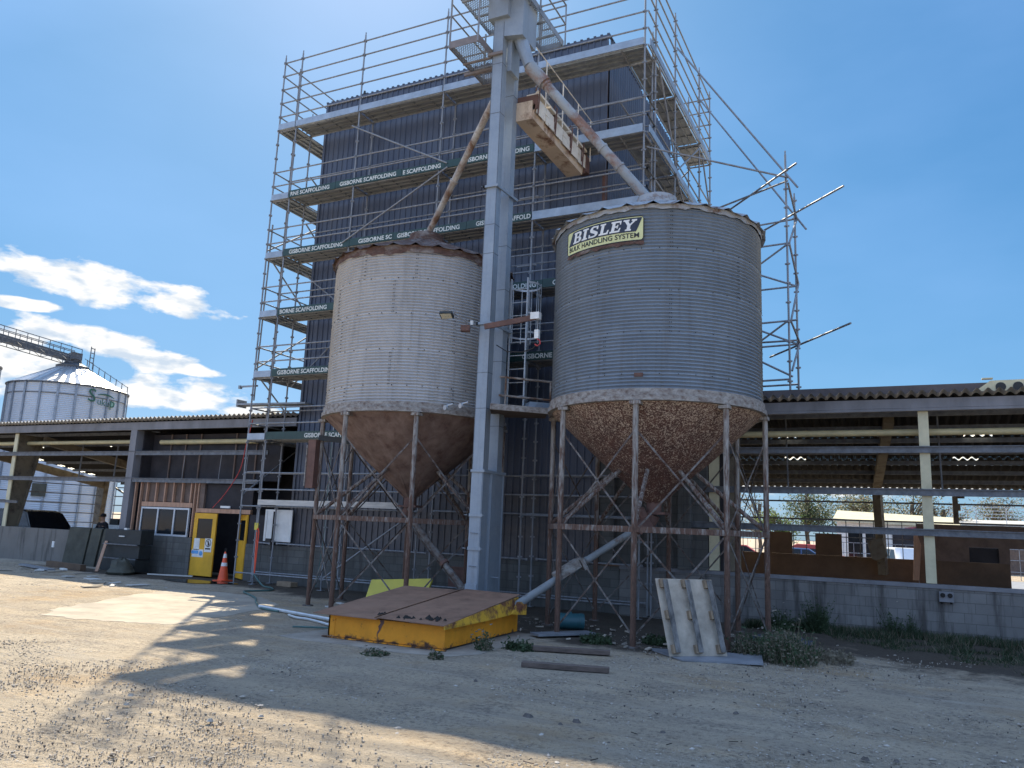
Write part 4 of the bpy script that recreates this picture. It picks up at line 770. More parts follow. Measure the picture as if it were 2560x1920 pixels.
ag = thing('discharge_auger', 'slanting grey auger tube carrying grain from the speckled cone down to the pit', 'auger', A)
b = MB(); b.tube(A, A.lerp(B_, .55), .074, 14); b.tube(A.lerp(B_, .55), B_, .066, 14); b.build('auger_tube', 'auger_grey', ag)
b = MB(); c = A.lerp(B_, .40); dv = (B_ - A).normalized(); sd = dv.cross(Vector((0, 0, 1))).normalized(); upv = sd.cross(dv); b.obox(c + upv * .06 + sd * .02, dv * .27, sd * .10, upv * .08); b.obox(c + upv * .0 + dv * .33, dv * .04, sd * .13, upv * .11); b.build('inspection_box', 'ring_paint', ag, smooth=False)
b = MB(); b.obox(B_ - dv * .12, dv * .16, sd * .11, upv * .11); b.tube(B_ + upv * .0, B_ + upv * .3, .09, 10); b.build('inlet_boot', 'hoist_rust', ag, smooth=False)
A, B_ = Vector((-9.55, 14.75, 1.95)), Vector((-7.75, 14.4, .35))
t = pipe_thing('return_spout', 'rust streaked pipe from the pale silo outlet down behind the elevator foot', 'pipe', [(Vector((-10.3, 15.7, 2.25)), A, .06, 'brace_rust', 'pipe'), (A, B_, .068, 'brace_rust', 'pipe'), (A.lerp(B_, .5), A.lerp(B_, .53), .10, 'hoist_rust', 'collar')], None, B_)

# walkway bridging elevator and signed silo, light, hoist
wk = thing('silo_walkway', 'short dark walkway bridging the elevator and the grey silo at ring height', 'walkway', (-7.1, 14.8, 4.2))
q = [(-7.45, 14.05, 4.27), (-6.52, 14.86, 4.27), (-6.9, 15.6, 4.27), (-8.0, 15.2, 4.27)]
b = MB(); b.prism(q, (0, 0, .05)); b.build('deck', 'timber_old', wk, smooth=False)
b = MB(); b.beam((-7.40, 13.98, 4.30), (-6.48, 14.82, 4.30), .06, .12); b.build('edge_beam', 'ring_paint', wk, smooth=False)
for z in (4.66, 5.06): b = MB(); b.tube((-7.60, 14.72, z), (-6.72, 15.62, z), .024, 8); b.build('rail', 'spout_rust', wk)
for p in ((-7.5, 14.82), (-6.78, 15.56)): b = MB(); b.tube((*p, 4.3), (*p, 5.07), .022, 8); b.build('rail_post', 'spout_rust', wk)
b = MB(); b.prism([(-6.95, 14.75, 4.33), (-6.55, 15.1, 4.33), (-6.58, 15.13, 4.52), (-6.92, 14.83, 4.52)], (-.22, .25, 0)); b.tube((-6.75, 14.92, 4.42), (-6.74, 14.91, 4.42), .08, 12); tag(b.build('junction_box', 'silo_dull', None, smooth=False, base=(-6.8, 15, 4.3)), 'squat grey metal box sitting on the walkway deck', 'box')
fl = thing('flood_light', 'small flood lamp on an arm pointing left from the elevator casing', 'lamp', (-8.2, 13.5, 6.1))
b = MB(); b.tube((-7.86, 14.15, 5.96), (-8.17, 13.58, 6.22), .014, 6); b.tube((-7.86, 14.15, 6.0), (-8.0, 13.85, 6.0), .03, 6); b.build('arm', 'galv_tube', fl)
b = MB(); b.obox((-8.24, 13.47, 6.14), (.13, .03, 0), (-.03, .10, -.03), (0, .01, .025)); b.build('housing', 'cabinet_dark', fl, smooth=False)
b = MB(); b.obox((-8.243, 13.462, 6.112), (.11, .025, 0), (-.025, .085, -.025), (0, .001, .003)); b.build('lens', 'lamp_glass', fl, smooth=False)
b = MB(); b.path([(-8.36, 13.45, 6.14), (-8.35, 13.5, 6.27), (-8.12, 13.56, 6.27), (-8.11, 13.5, 6.15)], .007, 5); b.build('yoke', 'galv_tube', fl)
b = MB(); b.obox((-8.0, 13.85, 5.93), (.09, .03, 0), (-.03, .07, 0), (0, 0, .06)); b.build('gear_box', 'hoist_rust', fl, smooth=False)
b = MB(); b.tube((-7.93, 13.98, 6.03), (-7.93, 13.98, 6.12), .035, 8); b.build('sensor', 'white_paint', fl)
hs = thing('jib_hoist', 'rusty jib arm with white hoist box and hanging hook between the silos', 'hoist', (-6.9, 13.9, 5.9))
b = MB(); b.beam((-7.58, 13.9, 5.95), (-6.50, 14.06, 6.105), .05, .11); b.build('jib_arm', 'hoist_rust', hs, smooth=False)
b = MB(); b.box(-6.60, -6.41, 14.0, 14.13, 6.06, 6.20); b.build('trolley_box', 'white_paint', hs, smooth=False)
b = MB(); b.tube((-6.46, 14.07, 6.06), (-6.46, 14.07, 5.82), .012, 6); b.build('chain', 'galv_tube', hs)
b = MB(); b.box(-6.51, -6.42, 14.03, 14.11, 5.66, 5.84); b.build('hook_block', 'white_paint', hs, smooth=False)
b = MB(); b.path([(-6.46, 14.07, 5.66), (-6.40, 14.07, 5.62), (-6.39, 14.07, 5.55), (-6.45, 14.07, 5.51), (-6.51, 14.07, 5.55)], .014, 6); b.build('hook', 'cable_red', hs)
b = MB(); b.path([(-6.42, 14.1, 5.6), (-6.6, 14.2, 5.50), (-6.9, 14.3, 5.46), (-7.3, 14.4, 5.52), (-7.6, 14.5, 5.7)], .012, 5); b.build('lead', 'black', hs)
# twin CCTV-like fittings on the ring of the pale silo
for k, (x, y, z, lb) in enumerate(((-8.62, 14.30, 4.38, 'round white flood fitting clamped to the pale silo ring beside the elevator'), (-8.28, 14.36, 4.42, 'white junction fitting half hidden by the elevator at the silo ring'))):
    t = thing('ring_lamp', lb, 'lamp', (x, y, z)); b = MB(); b.tube((x, y, z - .02), (x - .02, y - .05, z - .03), .048, 12, r2=.055); b.build('lamp_bowl', 'frame_alu', t)
    b = MB(); b.tube((x, y, z + .02), (x + .12, y + .05, z + .06), .02, 8); b.build('bracket', 'frame_alu', t)

# ================================================================== SCAFFOLD
TR = 0.0245
sc = thing('scaffold', 'galvanised tube scaffold with green boards wrapped around the navy tower', 'scaffold', (-11.5, 17.8, 0))
FX = [-17.6, -16.88, -14.40, -11.42, -8.43, -5.44]; YF, YI = 17.8, 18.5
LV = [4.19, 6.09, 7.98, 9.87, 11.79, 14.19]; ND = 0.48
def node_z(zt, zb):
    z = 14.19; out_ = []
    while z < zt: z += ND
    while z > zb:
        if z < zt: out_.append(z)
        z -= ND
    return out_
def standard(parent, x, y, z0, z1, lean=(0, 0), jack=True):
    b = MB(); b.tube((x, y, z0), (x, y, z1), TR, 10); b.tube((x, y, z1), (x, y, z1 + .10), TR * .7, 8)
    for z in node_z(z1 - .04, z0 + .15):
        b.tube((x, y, z - .028), (x, y, z + .022), .036, 8)
        for a in (0, 1): b.box(x - (.062 if a else .012), x + (.062 if a else .012), y - (.012 if a else .062), y + (.012 if a else .062), z - .02, z + .018)
    o = b.build('standard', 'galv_tube', parent)
    if jack and z0 < .4: b = MB(); b.box(x - .08, x + .08, y - .08, y + .08, .012, .024); b.tube((x, y, .02), (x, y, z0 + .02), .017, 8); b.build('base_jack', 'galv_tube', o, smooth=False)
    return o
for i, x in enumerate(FX): standard(sc, x, YF, .2, 16.78 if i < 5 else 18.0); standard(sc, x, YI, .2, 14.9 if i else 16.7)
RX, RI = -5.36, -6.08; RY = [18.5, 20.5, 23.5, 25.05]
for i, y in enumerate(RY): standard(sc, RX, y, .2 if i == 0 else 5.1, 17.5 if i == 0 else 16.75); 
for y in RY[1:]: standard(sc, RI, y, 5.1, 15.2 if y < 25 else 16.7)
standard(sc, -17.6, 20.6, .2, 16.7); standard(sc, -16.88, 20.6, .2, 14.7); standard(sc, -7.6, 25.9, 12, 16.7, jack=False)
segs = []      # ledgers: (p, q)
def L(p, q): segs.append((Vector(p), Vector(q)))
for i in range(5):
    xa, xb = FX[i], FX[i + 1]
    for z in LV[:-1]:
        if z < 5 and i not in (0, 1): continue
        for dz in (0, ND, .95): L((xa, YF, z + dz), (xb, YF, z + dz))
        L((xa, YI, z), (xb, YI, z)); L((xa, YI, z + .95), (xb, YI, z + .95))
        if i > 0 and z > 8: L((xa, YI, z + ND + .06), (xb, YI, z + ND + .06))
    for k in range(0, 6): L((xa, YF, 14.19 + k * ND), (xb, YF, 14.19 + k * ND))
    L((xa, YI, 14.19), (xb, YI, 14.19)); L((xa, YF, .31), (xb, YF, .31)); L((xa, YI, .31), (xb, YI, .31))
    if i in (0, 1, 2, 4):
        for z in (2.23, 2.72, 3.20): L((xa, YF, z), (xb, YF, z))
    if i in (1, 3, 4):
        for z in (2.27, 2.75, 3.23): L((xa, YI, z), (xb, YI, z))
    L((xa + .1, YI, 1.17), (xb - .1, YI, 1.15))
ys = [17.8] + RY
for a, c in zip(ys[:-1], ys[1:]):
    for z in LV[2:-1]:
        for dz in (0, ND, .95): L((RX, a, z + dz), (RX, c, z + dz))
        L((RI, a, z), (RI, c, z)); L((RI, a, z + .95), (RI, c, z + .95))
    for k in range(0, 6): L((RX, a, 14.19 + k * ND), (RX, c, 14.19 + k * ND))
    L((RI, a, 14.19), (RI, c, 14.19))
for a, c in ((17.8, 18.5), (18.5, 20.6)):
    for z in LV[:-1]:
        for dz in (0, ND, .95): L((-17.6, a, z + dz), (-17.6, c, z + dz))
        L((-16.88, a, z), (-16.88, c, z))
    for k in range(0, 6): L((-17.6, a, 14.19 + k * ND), (-17.6, c, 14.19 + k * ND))
for z in LV[2:-1]:
    for dz in (ND, .95):
        L((RX, 25.05, z + dz), (RI, 25.05, z + dz)); L((RX, 17.8, z + dz), (RX, 18.5, z + dz - .0))
    for a, c in zip(ys[1:-1], ys[2:]): L((RI, a, z + ND), (RI, c, z + ND))
    L((RI, 25.05, z), (-8.5, 25.05, z)); L((RI, 25.05, z + .95), (-8.5, 25.05, z + .95))
for z in (7.98, 9.87, 11.79):
    for i in (3, 4): L((FX[i] + .02, YI + .05, z + 1.43), (FX[i + 1], YI + .05, z + 1.43))
for k in range(1, 6): L((RX, 25.05, 14.19 + k * ND), (-8.5, 25.05, 14.19 + k * ND))
segs.sort(key=lambda s: ((s[0] + s[1]) / 2 - Vector((0, 0, 1.9))).length / (s[1] - s[0]).length)
rest = MB()
for n, (p, q) in enumerate(segs):
    b = MB() if n < 98 else rest; d = (q - p).normalized() * .045
    b.tube(p + d, q - d, TR * .92, 8)
    for e, sgn in ((p, 1), (q, -1)): b.obox(e + d * sgn * 1.0, d.normalized() * .03, Vector((0, 0, 1)).cross(d.normalized()) * .012, Vector((0, 0, .028)))
    if n < 98: b.build('ledger', 'galv_tube', sc)
o = rest.build('ledgers', 'galv_tube', sc); o['kind'] = 'stuff'
for z in LV:
    for x in FX:
        if z < 5 and x > -13: continue
        b = MB(); b.tube((x, YF + .03, z - .03), (x, YI - .03, z - .03), TR, 8); b.build('transom', 'galv_tube', sc)
for z in LV[2:]:
    for y in RY: b = MB(); b.tube((RX, y, z - .03), (RI, y, z - .03), TR, 8); b.build('transom', 'galv_tube', sc)
for z in LV:
    for y in (17.83, 20.6): b = MB(); b.tube((-17.6, y, z - .03), (-16.88, y, z - .03), TR, 8); b.build('transom', 'galv_tube', sc)
def deck(x0, x1, y0, y1, z, alongx, mat='deck_board', holes=False):
    b = MB(); n = 3
    for k in range(n):
        if alongx: ya = y0 + (y1 - y0) * k / n; yb = y0 + (y1 - y0) * (k + 1) / n - .012; xa, xb = x0, x1
        else: xa = x0 + (x1 - x0) * k / n; xb = x0 + (x1 - x0) * (k + 1) / n - .012; ya, yb = y0, y1
        b.box(xa, xb, ya, yb, z + .022, z + .03)
        if alongx:
            b.box(xa, xb, ya, ya + .006, z - .02, z + .022); b.box(xa, xb, yb - .006, yb, z - .02, z + .022)
            x = xa + .15
            while x < xb - .1: b.box(x, x + .03, ya + .008, yb - .008, z - .004, z + .020); x += .55
        else:
            b.box(xa, xa + .006, ya, yb, z - .02, z + .022); b.box(xb - .006, xb, ya, yb, z - .02, z + .022)
            y = ya + .15
            while y < yb - .1: b.box(xa + .008, xb - .008, y, y + .03, z - .004, z + .020); y += .55
    return b.build('deck', mat, sc, smooth=False)
for z in LV:
    for i in range(1, 5):
        if z < 5 and i > 1: continue
        deck(FX[i] + .03, FX[i + 1] - .03, YF + .05, YI - .04, z, True, 'galv_deck' if z > 14 and i == 4 else 'deck_board')
    deck(-17.56, -16.92, 17.86, 20.55, z, False, 'galv_deck')
for z in LV[2:]:
    for a, c in zip([18.53] + RY[1:-1], RY[1:]): deck(RI + .04, RX - .04, a + .03, c - .03, z, False, 'galv_deck')
def toe(x0, x1, z, mat, texts=(), h=.215):
    b = MB(); b.box(x0, x1, YF - .062, YF - .030, z - .01, z + h); o = b.build('toe_board', mat, sc, smooth=False)
    for body, a, c in texts:
        v, f = text_fit(body, a, c, .0, .13, .022, 0, .01); bb = MB(); zc = z + .03
        bb.add([(p[0], YF - .0645 - .001 * (p[2] > 0), zc + p[1]) for p in v], f); bb.build('stencil_lettering', 'letter_white', o, smooth=False)
G_ = 'GISBORNE SCAFFOLDING'
toe(-16.86, -15.06, 11.79, 'green_board', [('RNE SCAFFOLDING', -16.79, -15.27)]); toe(-15.05, -12.66, 11.803, 'green_board', [(G_, -14.88, -12.84)])
toe(-12.65, -11.20, 11.79, 'green_board', [('E SCAFFOLDING', -12.6, -11.33)]); toe(-11.19, -8.45, 11.80, 'green_board', [(G_, -10.58, -8.57)])
toe(-8.42, -5.46, 11.79, 'toe_board_steel')
toe(-16.86, -14.35, 9.87, 'green_board', [(G_, -16.63, -14.59)]); toe(-14.34, -12.80, 9.88, 'green_board', [('GISBORNE SC', -14.01, -12.83)]); toe(-12.79, -10.4, 9.87, 'green_board', [(G_, -12.65, -10.6)])
toe(-10.39, -8.45, 9.88, 'green_board', [('GISBORNE SCAFFOLD', -10.09, -8.46)]); toe(-8.42, -5.46, 9.87, 'toe_board_steel')
toe(-16.86, -14.42, 7.98, 'green_board', [('BORNE SCAFFOLDING', -16.77, -14.98)]); toe(-14.38, -11.44, 7.98, 'green_board', [(G_, -13.9, -11.86)]); toe(-11.4, -8.05, 7.98, 'green_board', [(G_, -10.28, -8.23)]); toe(-8.04, -5.46, 7.99, 'green_board', [(G_, -7.77, -5.72)])
toe(-16.86, -14.42, 6.09, 'green_board', [(G_, -16.64, -14.55)]); toe(-14.38, -11.44, 6.09, 'green_board'); toe(-11.4, -8.75, 6.09, 'green_board'); toe(-8.74, -5.46, 6.10, 'green_board', [(G_, -8.55, -6.50)])
toe(-16.86, -12.9, 4.19, 'green_board', [(G_, -15.4, -13.36)])
for x0, x1 in zip(FX[:-1], FX[1:]): toe(x0 + .02, x1 - .02, 14.20, 'toe_board_steel', h=.19)
for z in LV[:-1]: toe(-17.58, -16.9, z, 'toe_board_steel', h=.18)
for z in LV[2:]: b = MB(); b.box(RX + .03, RX + .06, 17.85, 25.0, z, z + .19); b.build('toe_board', 'toe_board_steel', sc, smooth=False)
def brace(p, q, nm='brace'): b = MB(); b.tube(p, q, TR, 8); b.build(nm, 'galv_tube', sc)
brace((-14.59, 17.73, 13.74), (-11.12, 17.73, 11.92)); brace((-14.61, 17.73, 10.0), (-11.10, 17.73, 11.8))
zs = [14.0, 12.0, 10.1, 8.2, 6.3, 4.4]
for k, z in enumerate(zs[1:]): brace((-17.66, 17.85 if k % 2 else 20.5, z), (-17.66, 20.5 if k % 2 else 17.85, z - 1.85))
brace((-17.64, 17.92, 5.4), (-17.6, 17.94, 11.05)); brace((-16.8, 18.56, 9.6), (-14.5, 18.56, 7.9)); brace((-16.8, 18.56, 5.9), (-14.6, 18.56, 7.8)); brace((-16.80, 18.56, 11.2), (-16.80, 20.5, 9.9)); brace((-16.8, 18.56, 12.8), (-16.8, 20.5, 11.9))
brace((RX + .06, 18.6, 14.1), (RX + .06, 20.4, 12.0)); brace((RX + .06, 20.6, 12.0), (RX + .06, 23.4, 14.0)); brace((RX + .06, 23.6, 13.9), (RX + .06, 25.0, 12.1)); brace((RI, 25.1, 14.1), (-8.4, 25.1, 12.0)); brace((RX + .06, 20.4, 11.8), (RX + .06, 23.4, 9.9))
brace((-14.3, 17.74, 0.35), (-11.5, 17.74, 2.2)); brace((-5.5, 18.44, 2.1), (-8.3, 18.44, .4))
# inward protruding ledger stubs seen beside the conveyor
for z in (10.55, 10.02, 8.65, 8.2): brace((-8.85, 17.86, z), (-8.3, 17.86, z), 'ledger_stub')
# low platform plank, swing gate and hop-ups at the stair tower
b = MB(); b.box(-16.8, -14.42, 17.62, 17.70, 2.27, 2.42); b.build('timber_plank', 'white_plank', sc, smooth=False)
b = MB(); b.prism([(-14.38, 17.62, 2.29), (-12.0, 17.62, 2.27), (-11.85, 17.62, 2.33), (-12.0, 17.62, 2.44), (-14.38, 17.62, 2.43)], (0, .06, 0)); b.build('timber_plank', 'white_plank', sc, smooth=False)
b = MB(); g = [(-17.52, 17.78, 2.72), (-17.54, 17.78, 3.16), (-17.47, 17.78, 3.22), (-16.98, 17.78, 3.24), (-16.93, 17.78, 3.20), (-16.93, 17.78, 2.70), (-17.45, 17.78, 2.68), (-17.52, 17.78, 2.72)]; b.path(g, .02, 6); b.tube((-17.53, 17.78, 2.95), (-16.93, 17.78, 2.97), .016, 6); b.build('swing_gate', 'galv_tube', sc)
b = MB(); b.box(-18.32, -17.6, 17.95, 18.0, 5.84, 5.89); b.box(-18.34, -18.26, 17.93, 18.02, 5.80, 5.90); b.build('hop_up', 'galv_deck', sc, smooth=False)
b = MB(); b.prism([(-18.4, 18.0, 5.30), (-18.4, 18.4, 5.30), (-15.9, 18.62, 5.30), (-15.9, 18.22, 5.30)], (0, 0, .05)); b.box(-18.43, -18.39, 18.0, 18.4, 5.25, 5.48); b.build('hop_up', 'galv_deck', sc, smooth=False)
b = MB(); b.box(-16.95, -16.81, 17.74, 17.76, 1.55, 1.75); b.build('scaffold_tag', 'panel_yellow', sc, smooth=False)

# raking outrigger tower on the right-hand roof
rk = thing('outrigger_scaffold', 'two leaning-braced scaffold standards on the shed roof right of the grey silo', 'scaffold', (-2.2, 19.4, 4.9))
F_, G2 = (-2.26, 19.2), (-2.16, 20.0)
def rstd(x, y, z0, z1): return standard(rk, x, y, z0, z1, jack=False)
rstd(*F_, 5.0, 11.25); rstd(*G2, 4.86, 10.45)
def rt(p, q, nm='tube'): b = MB(); b.tube(p, q, TR, 8); b.build(nm, 'galv_tube', rk)
rt((-5.30, 20.47, 15.70), (-1.97, 19.02, 10.27), 'raking_tube'); rt((-5.40, 23.5, 15.81), (-1.87, 19.72, 9.45), 'raking_tube')
rt((-5.42, 18.02, 11.48), (-2.2, 19.16, 10.62), 'raking_tube'); rt((-5.40, 21.0, 10.55), (-2.22, 19.25, 10.58), 'ledger'); rt((-5.3, 22.2, 10.6), (-1.92, 18.4, 10.6), 'raking_tube')
rt((-3.1, 20.9, 9.98), (-.93, 18.7, 10.0), 'raking_tube'); rt((-3.6, 20.2, 9.86), (-2.16, 20.0, 9.86), 'ledger')
for z, y in ((8.95, F_), (7.02, F_), (5.6, F_), (8.1, G2), (6.62, G2), (5.62, G2)): rt((-4.6, y[1] + .15, z - .02), (y[0] + (.2 if z < 7.1 and z > 6.9 else 0), y[1], z), 'ledger')
rt((-3.3, 19.5, 8.35), (-2.26, 19.22, 8.93), 'brace'); rt((-3.3, 20.2, 8.65), (-2.16, 20.0, 8.1), 'brace'); rt((-3.4, 19.6, 6.35), (-2.30, 19.2, 7.0), 'brace'); rt((-3.4, 20.3, 7.25), (-2.16, 20.0, 6.62), 'brace'); rt((-3.3, 19.6, 6.62), (-2.1, 19.3, 6.55), 'brace')
rt((-3.3, 19.4, 6.3), (-2.2, 19.2, 5.66), 'brace'); rt((-3.0, 21.3, 6.62), (-.90, 19.0, 6.80), 'raking_tube')
zig = [(F_, 10.5), (G2, 9.78), (F_, 8.93), (G2, 8.1), (F_, 7.0), (G2, 6.62), (F_, 5.75)]
zz = [(F_, 10.5), (G2, 9.85), (F_, 8.95), (G2, 8.15), (F_, 7.0), (G2, 6.65), (F_, 5.8)]
for (a, za), (c, zc) in zip(zz[:-1], zz[1:]): rt((a[0] + .05, a[1], za), (c[0] + .05, c[1], zc), 'brace')
b = MB(); b.prism([(-3.1, 18.95, 5.085), (-1.5, 18.95, 5.085), (-1.5, 19.25, 5.06), (-3.1, 19.25, 5.06)], (0, 0, .04)); b.build('sole_plank', 'white_plank', rk, smooth=False)

# ================================================================== YARD OBJECTS
pt = thing('intake_pit', 'yellow steel grain intake pit with a sloping rusty lid in front of the elevator', 'pit hopper', (-7.5, 12.3, 0.03))
b = MB(); x0, x1, y0, y1 = -8.66, -6.42, 10.98, 13.75
b.prism([(x0, y0, .035), (x1, y0, .035), (x1, y0, .365), (x0, y0, .365)], (0, .03, 0)); b.prism([(x1 + .001, y0 - .002, .035), (x1 - .10, y1, .035), (x1 - .10, y1, .46), (x1 + .001, y0 - .002, .365)], (-.03, 0, 0)); b.prism([(x0 - .001, y0, .035), (x0, y1, .035), (x0, y1, .46), (x0 - .001, y0, .365)], (.03, 0, 0)); b.box(x0, x1 - .1, y1, y1 + .03, .035, .46)
b.box(x0 - .08, x1 + .05, y0 - .06, y0 - .004, .012, .03); b.box(x0 + .12, x0 + .135, y0 - .006, y0 - .001, .05, .33); fr = b.build('frame', 'pit_yellow', pt, smooth=False)
b = MB(); xm = x0 + 1.05; rq = random.Random(8); L_ = [(xm - .02 - .05 * k / 6 + rq.uniform(-.02, .02), .364 - .05 * k) for k in range(7)]; R_ = [(xm + .07 - .022 * k + rq.uniform(-.025, .025), .364 - .045 * k) for k in range(6)]
b.prism([(x, y0 - .003, z) for x, z in R_[::-1]] + [(x, y0 - .003, z) for x, z in L_[::1]][:0] + [(x, y0 - .003, z) for x, z in L_], (0, .002, 0)); b.build('rust_streak', 'hoist_rust', fr, smooth=False)
def lidz(y): return .37 + (y - 10.8) * .105
b = MB()
def lid_panel(b, xa, xb, xc, xd, ya=10.86, yb=13.72): b.prism([(xa, ya, lidz(ya)), (xb, ya, lidz(ya)), (xc, yb, lidz(yb)), (xd, yb, lidz(yb))], (0, 0, .012))
lid_panel(b, -8.90, -7.62, -7.62, -9.0); b.build('lid_panel', 'lid_rust', pt, smooth=False)
b = MB(); b.prism([(-7.61, 10.84, lidz(10.84) + .03), (-6.36, 10.84, lidz(10.84) + .01), (-6.46, 13.72, lidz(13.72) + .01), (-7.61, 13.72, lidz(13.72) + .03)], (0, 0, .012)); b.prism([(-7.70, 10.9, lidz(10.9) + .016), (-7.63, 10.9, lidz(10.9) + .05), (-7.63, 13.7, lidz(13.7) + .05), (-7.70, 13.7, lidz(13.7) + .016)], (0, 0, .008)); b.build('lid_panel', 'lid_rust', pt, smooth=False)
b = MB(); b.prism([(-6.355, 10.83, .335), (-6.355, 10.83, .39), (-6.45, 13.6, lidz(13.6)), (-6.36, 13.6, .40), (-6.345, 12.2, .36)], (.012, 0, 0)); b.prism([(-6.34, 13.1, .40), (-6.25, 13.55, .36), (-6.27, 13.6, .58), (-6.34, 13.35, .6)], (.012, 0, 0)); b.build('side_flap', 'pit_yellow_top', pt, smooth=False)
rn = random.Random(5); b = MB()
for cx_, cy_, rx, n in ((-7.15, 11.05, .20, 14), (-6.78, 11.15, .17, 18), (-7.68, 11.1, .05, 8)):
    for k in range(n):
        x, y = cx_ + rn.gauss(0, rx * .6), cy_ + rn.gauss(0, rx * .3); r = rn.uniform(.02, .05); z = lidz(y) + .04
        vs = [(x + r * math.cos(a), y + r * .7 * math.sin(a), z - .006) for a in np.linspace(0, 6.28, 6, False)] + [(x + rn.uniform(-.01, .01), y, z + r * rn.uniform(.5, 1.0))]; b.add(vs, [(i, (i + 1) % 6, 6) for i in range(6)])
tag(b.build('debris', 'bolt_dark', None, smooth=False, base=(-7.1, 11.1, .4)), 'dark clods of spilled grain lying on the rusty pit lid', 'debris', kind='stuff')
yp = thing('steel_cover', 'loose yellow steel panel propped upright behind the pit lid', 'panel', (-9.7, 14.7, 0))
b = MB(); c0, c1_ = Vector((-10.66, 14.65, .02)), Vector((-9.24, 14.72, .02)); c2_, c3_ = Vector((-9.13, 15.0, .75)), Vector((-10.67, 14.95, .63)); nrm = (c1_ - c0).cross(c3_ - c0).normalized() * .05
b.prism([c0, c1_, c2_, c3_], nrm); b.build('sheet', 'panel_yellow', yp, smooth=False)
b = MB(); u_ = (c1_ - c0); v_ = (c3_ - c0)
for (a0, a1, q0, q1) in ((.06, .95, .70, .715), (.42, .43, .1, .70)):
    w4 = [c0 + u_ * a + v_ * q - nrm * .06 for a, q in ((a0, q0), (a1, q0), (a1, q1), (a0, q1))]; b.quad(*w4)
b.prism([c0 + v_ * .96, c0 + u_ + v_ * .96, c0 + u_ + v_ * 1.04, c0 + v_ * 1.04], nrm * -.6); b.build('folded_rim', 'panel_yellow', yp, smooth=False)
# pallet
pl = thing('pallet', 'pale plywood block pallet standing tilted against a leg of the grey silo', 'pallet', (-3.0, 13.2, 0))
o_ = Vector((-3.40, 12.83, .02)); ux = Vector((.76, .68, 0)).normalized(); wv = Vector((-.68, .76, 0)); upv = (Vector((0, 0, 1)) * .95 + wv * .26 - ux * .08).normalized(); nv = ux.cross(upv).normalized()
PW, PH = 1.02, 1.22
def pp(a, c, n): return o_ + ux * a * PW + upv * c * PH + nv * n
def pbox(b, a0, a1, c0, c1, n0, n1): b.obox(pp((a0 + a1) / 2, (c0 + c1) / 2, (n0 + n1) / 2), ux * (a1 - a0) * PW / 2, upv * (c1 - c0) * PH / 2, nv * (n1 - n0) / 2)
b = MB(); pbox(b, 0, 1, 0, 1, -.02, 0); b.build('deck_board', 'pallet_ply', pl, smooth=False)
for k, a in enumerate((.11, .50, .89)):
    for c in (.085, .52, .93): b = MB(); pbox(b, a - .065, a + .045, c - .055, c + .055, .001, .075); b.build('block', 'pallet_block', pl, smooth=False)
    b = MB(); pbox(b, a - .03, a + .055, .04, .975, .076, .09); b.build('runner', 'grey_runner', pl, smooth=False)
b = MB(); b.prism([(-3.95, 13.5, .0), (-3.15, 12.62, .0), (-2.02, 13.1, .0), (-2.2, 14.1, .0)], (0, 0, .022)); tag(b.build('metal_sheet', 'sheet_grey', None, smooth=False, base=(-2.9, 13.3, 0)), 'flat grey sheet lying on the ground under the pallet', 'metal sheet')
# traffic cone
cn = thing('traffic_cone', 'orange traffic cone with white reflective bands in front of the yellow doors', 'traffic cone', (-18.28, 18.05, 0))
cx_, cy_ = -18.28, 18.05
b = MB(); b.prism([(cx_ + .2 * sx * (1 - .2 * (k % 2)), cy_ + .2 * sy, .0) for k, (sx, sy) in enumerate(((-1, -1), (1, -1), (1, 1), (-1, 1)))], (0, 0, .035)); b.build('base', 'cone_orange', cn, smooth=False)
def crad(z): return .155 - (z - .035) * .155
b = MB(); b.lathe(cx_, cy_, [(crad(z), z) for z in (.03, .84)] + [(.02, .86)], 24); b.build('cone', 'cone_orange', cn)
for za, zb in ((.44, .54), (.68, .80)): b = MB(); b.lathe(cx_, cy_, [(crad(za) + .003, za), (crad(zb) + .003, zb)], 24); b.build('reflective_band', 'reflective', cn)
b = MB(); b.box(cx_ - .03, cx_ - .015, cy_ - .01, cy_ + .01, .82, .96); b.box(cx_ + .02, cx_ + .035, cy_ - .01, cy_ + .01, .82, .96); b.build('top_ears', 'black', cn, smooth=False)
# straps, cables, hoses
def rope(name, label, cat, pts, r, m):
    P3 = [Vector(p) for p in pts]; fine = []
    for i in range(len(P3) - 1):
        p0, p1, p2, p3 = P3[max(i - 1, 0)], P3[i], P3[i + 1], P3[min(i + 2, len(P3) - 1)]
        for k in range(8): t_ = k / 8; fine.append(.5 * ((2 * p1) + (p2 - p0) * t_ + (2 * p0 - 5 * p1 + 4 * p2 - p3) * t_ * t_ + (3 * p1 - p0 - 3 * p2 + p3) * t_ ** 3))
    fine.append(P3[-1]); b = MB(); b.path(fine, r, 6); return tag(b.build(name, m, None, base=pts[0]), label, cat)
b = MB(); b.path([(-16.82, 17.72, 1.55), (-16.76, 17.70, 1.60), (-16.72, 17.70, 1.5), (-16.74, 17.70, .35)], .02, 5); b.path([(-16.80, 17.71, 1.50), (-16.78, 17.70, .9), (-16.75, 17.71, .33)], .015, 5); tag(b.build('strap', 'strap_orange', None, base=(-16.8, 17.7, .3)), 'bright orange strap hanging down the left scaffold standard', 'strap')
rope('cable', 'thin red cable sagging from the scaffold across the office front', 'cable', [(-17.58, 17.9, 4.8), (-17.95, 18.1, 4.0), (-18.3, 18.3, 3.3), (-19.0, 18.5, 2.6), (-19.6, 18.62, 2.15)], .014, 'cable_red')
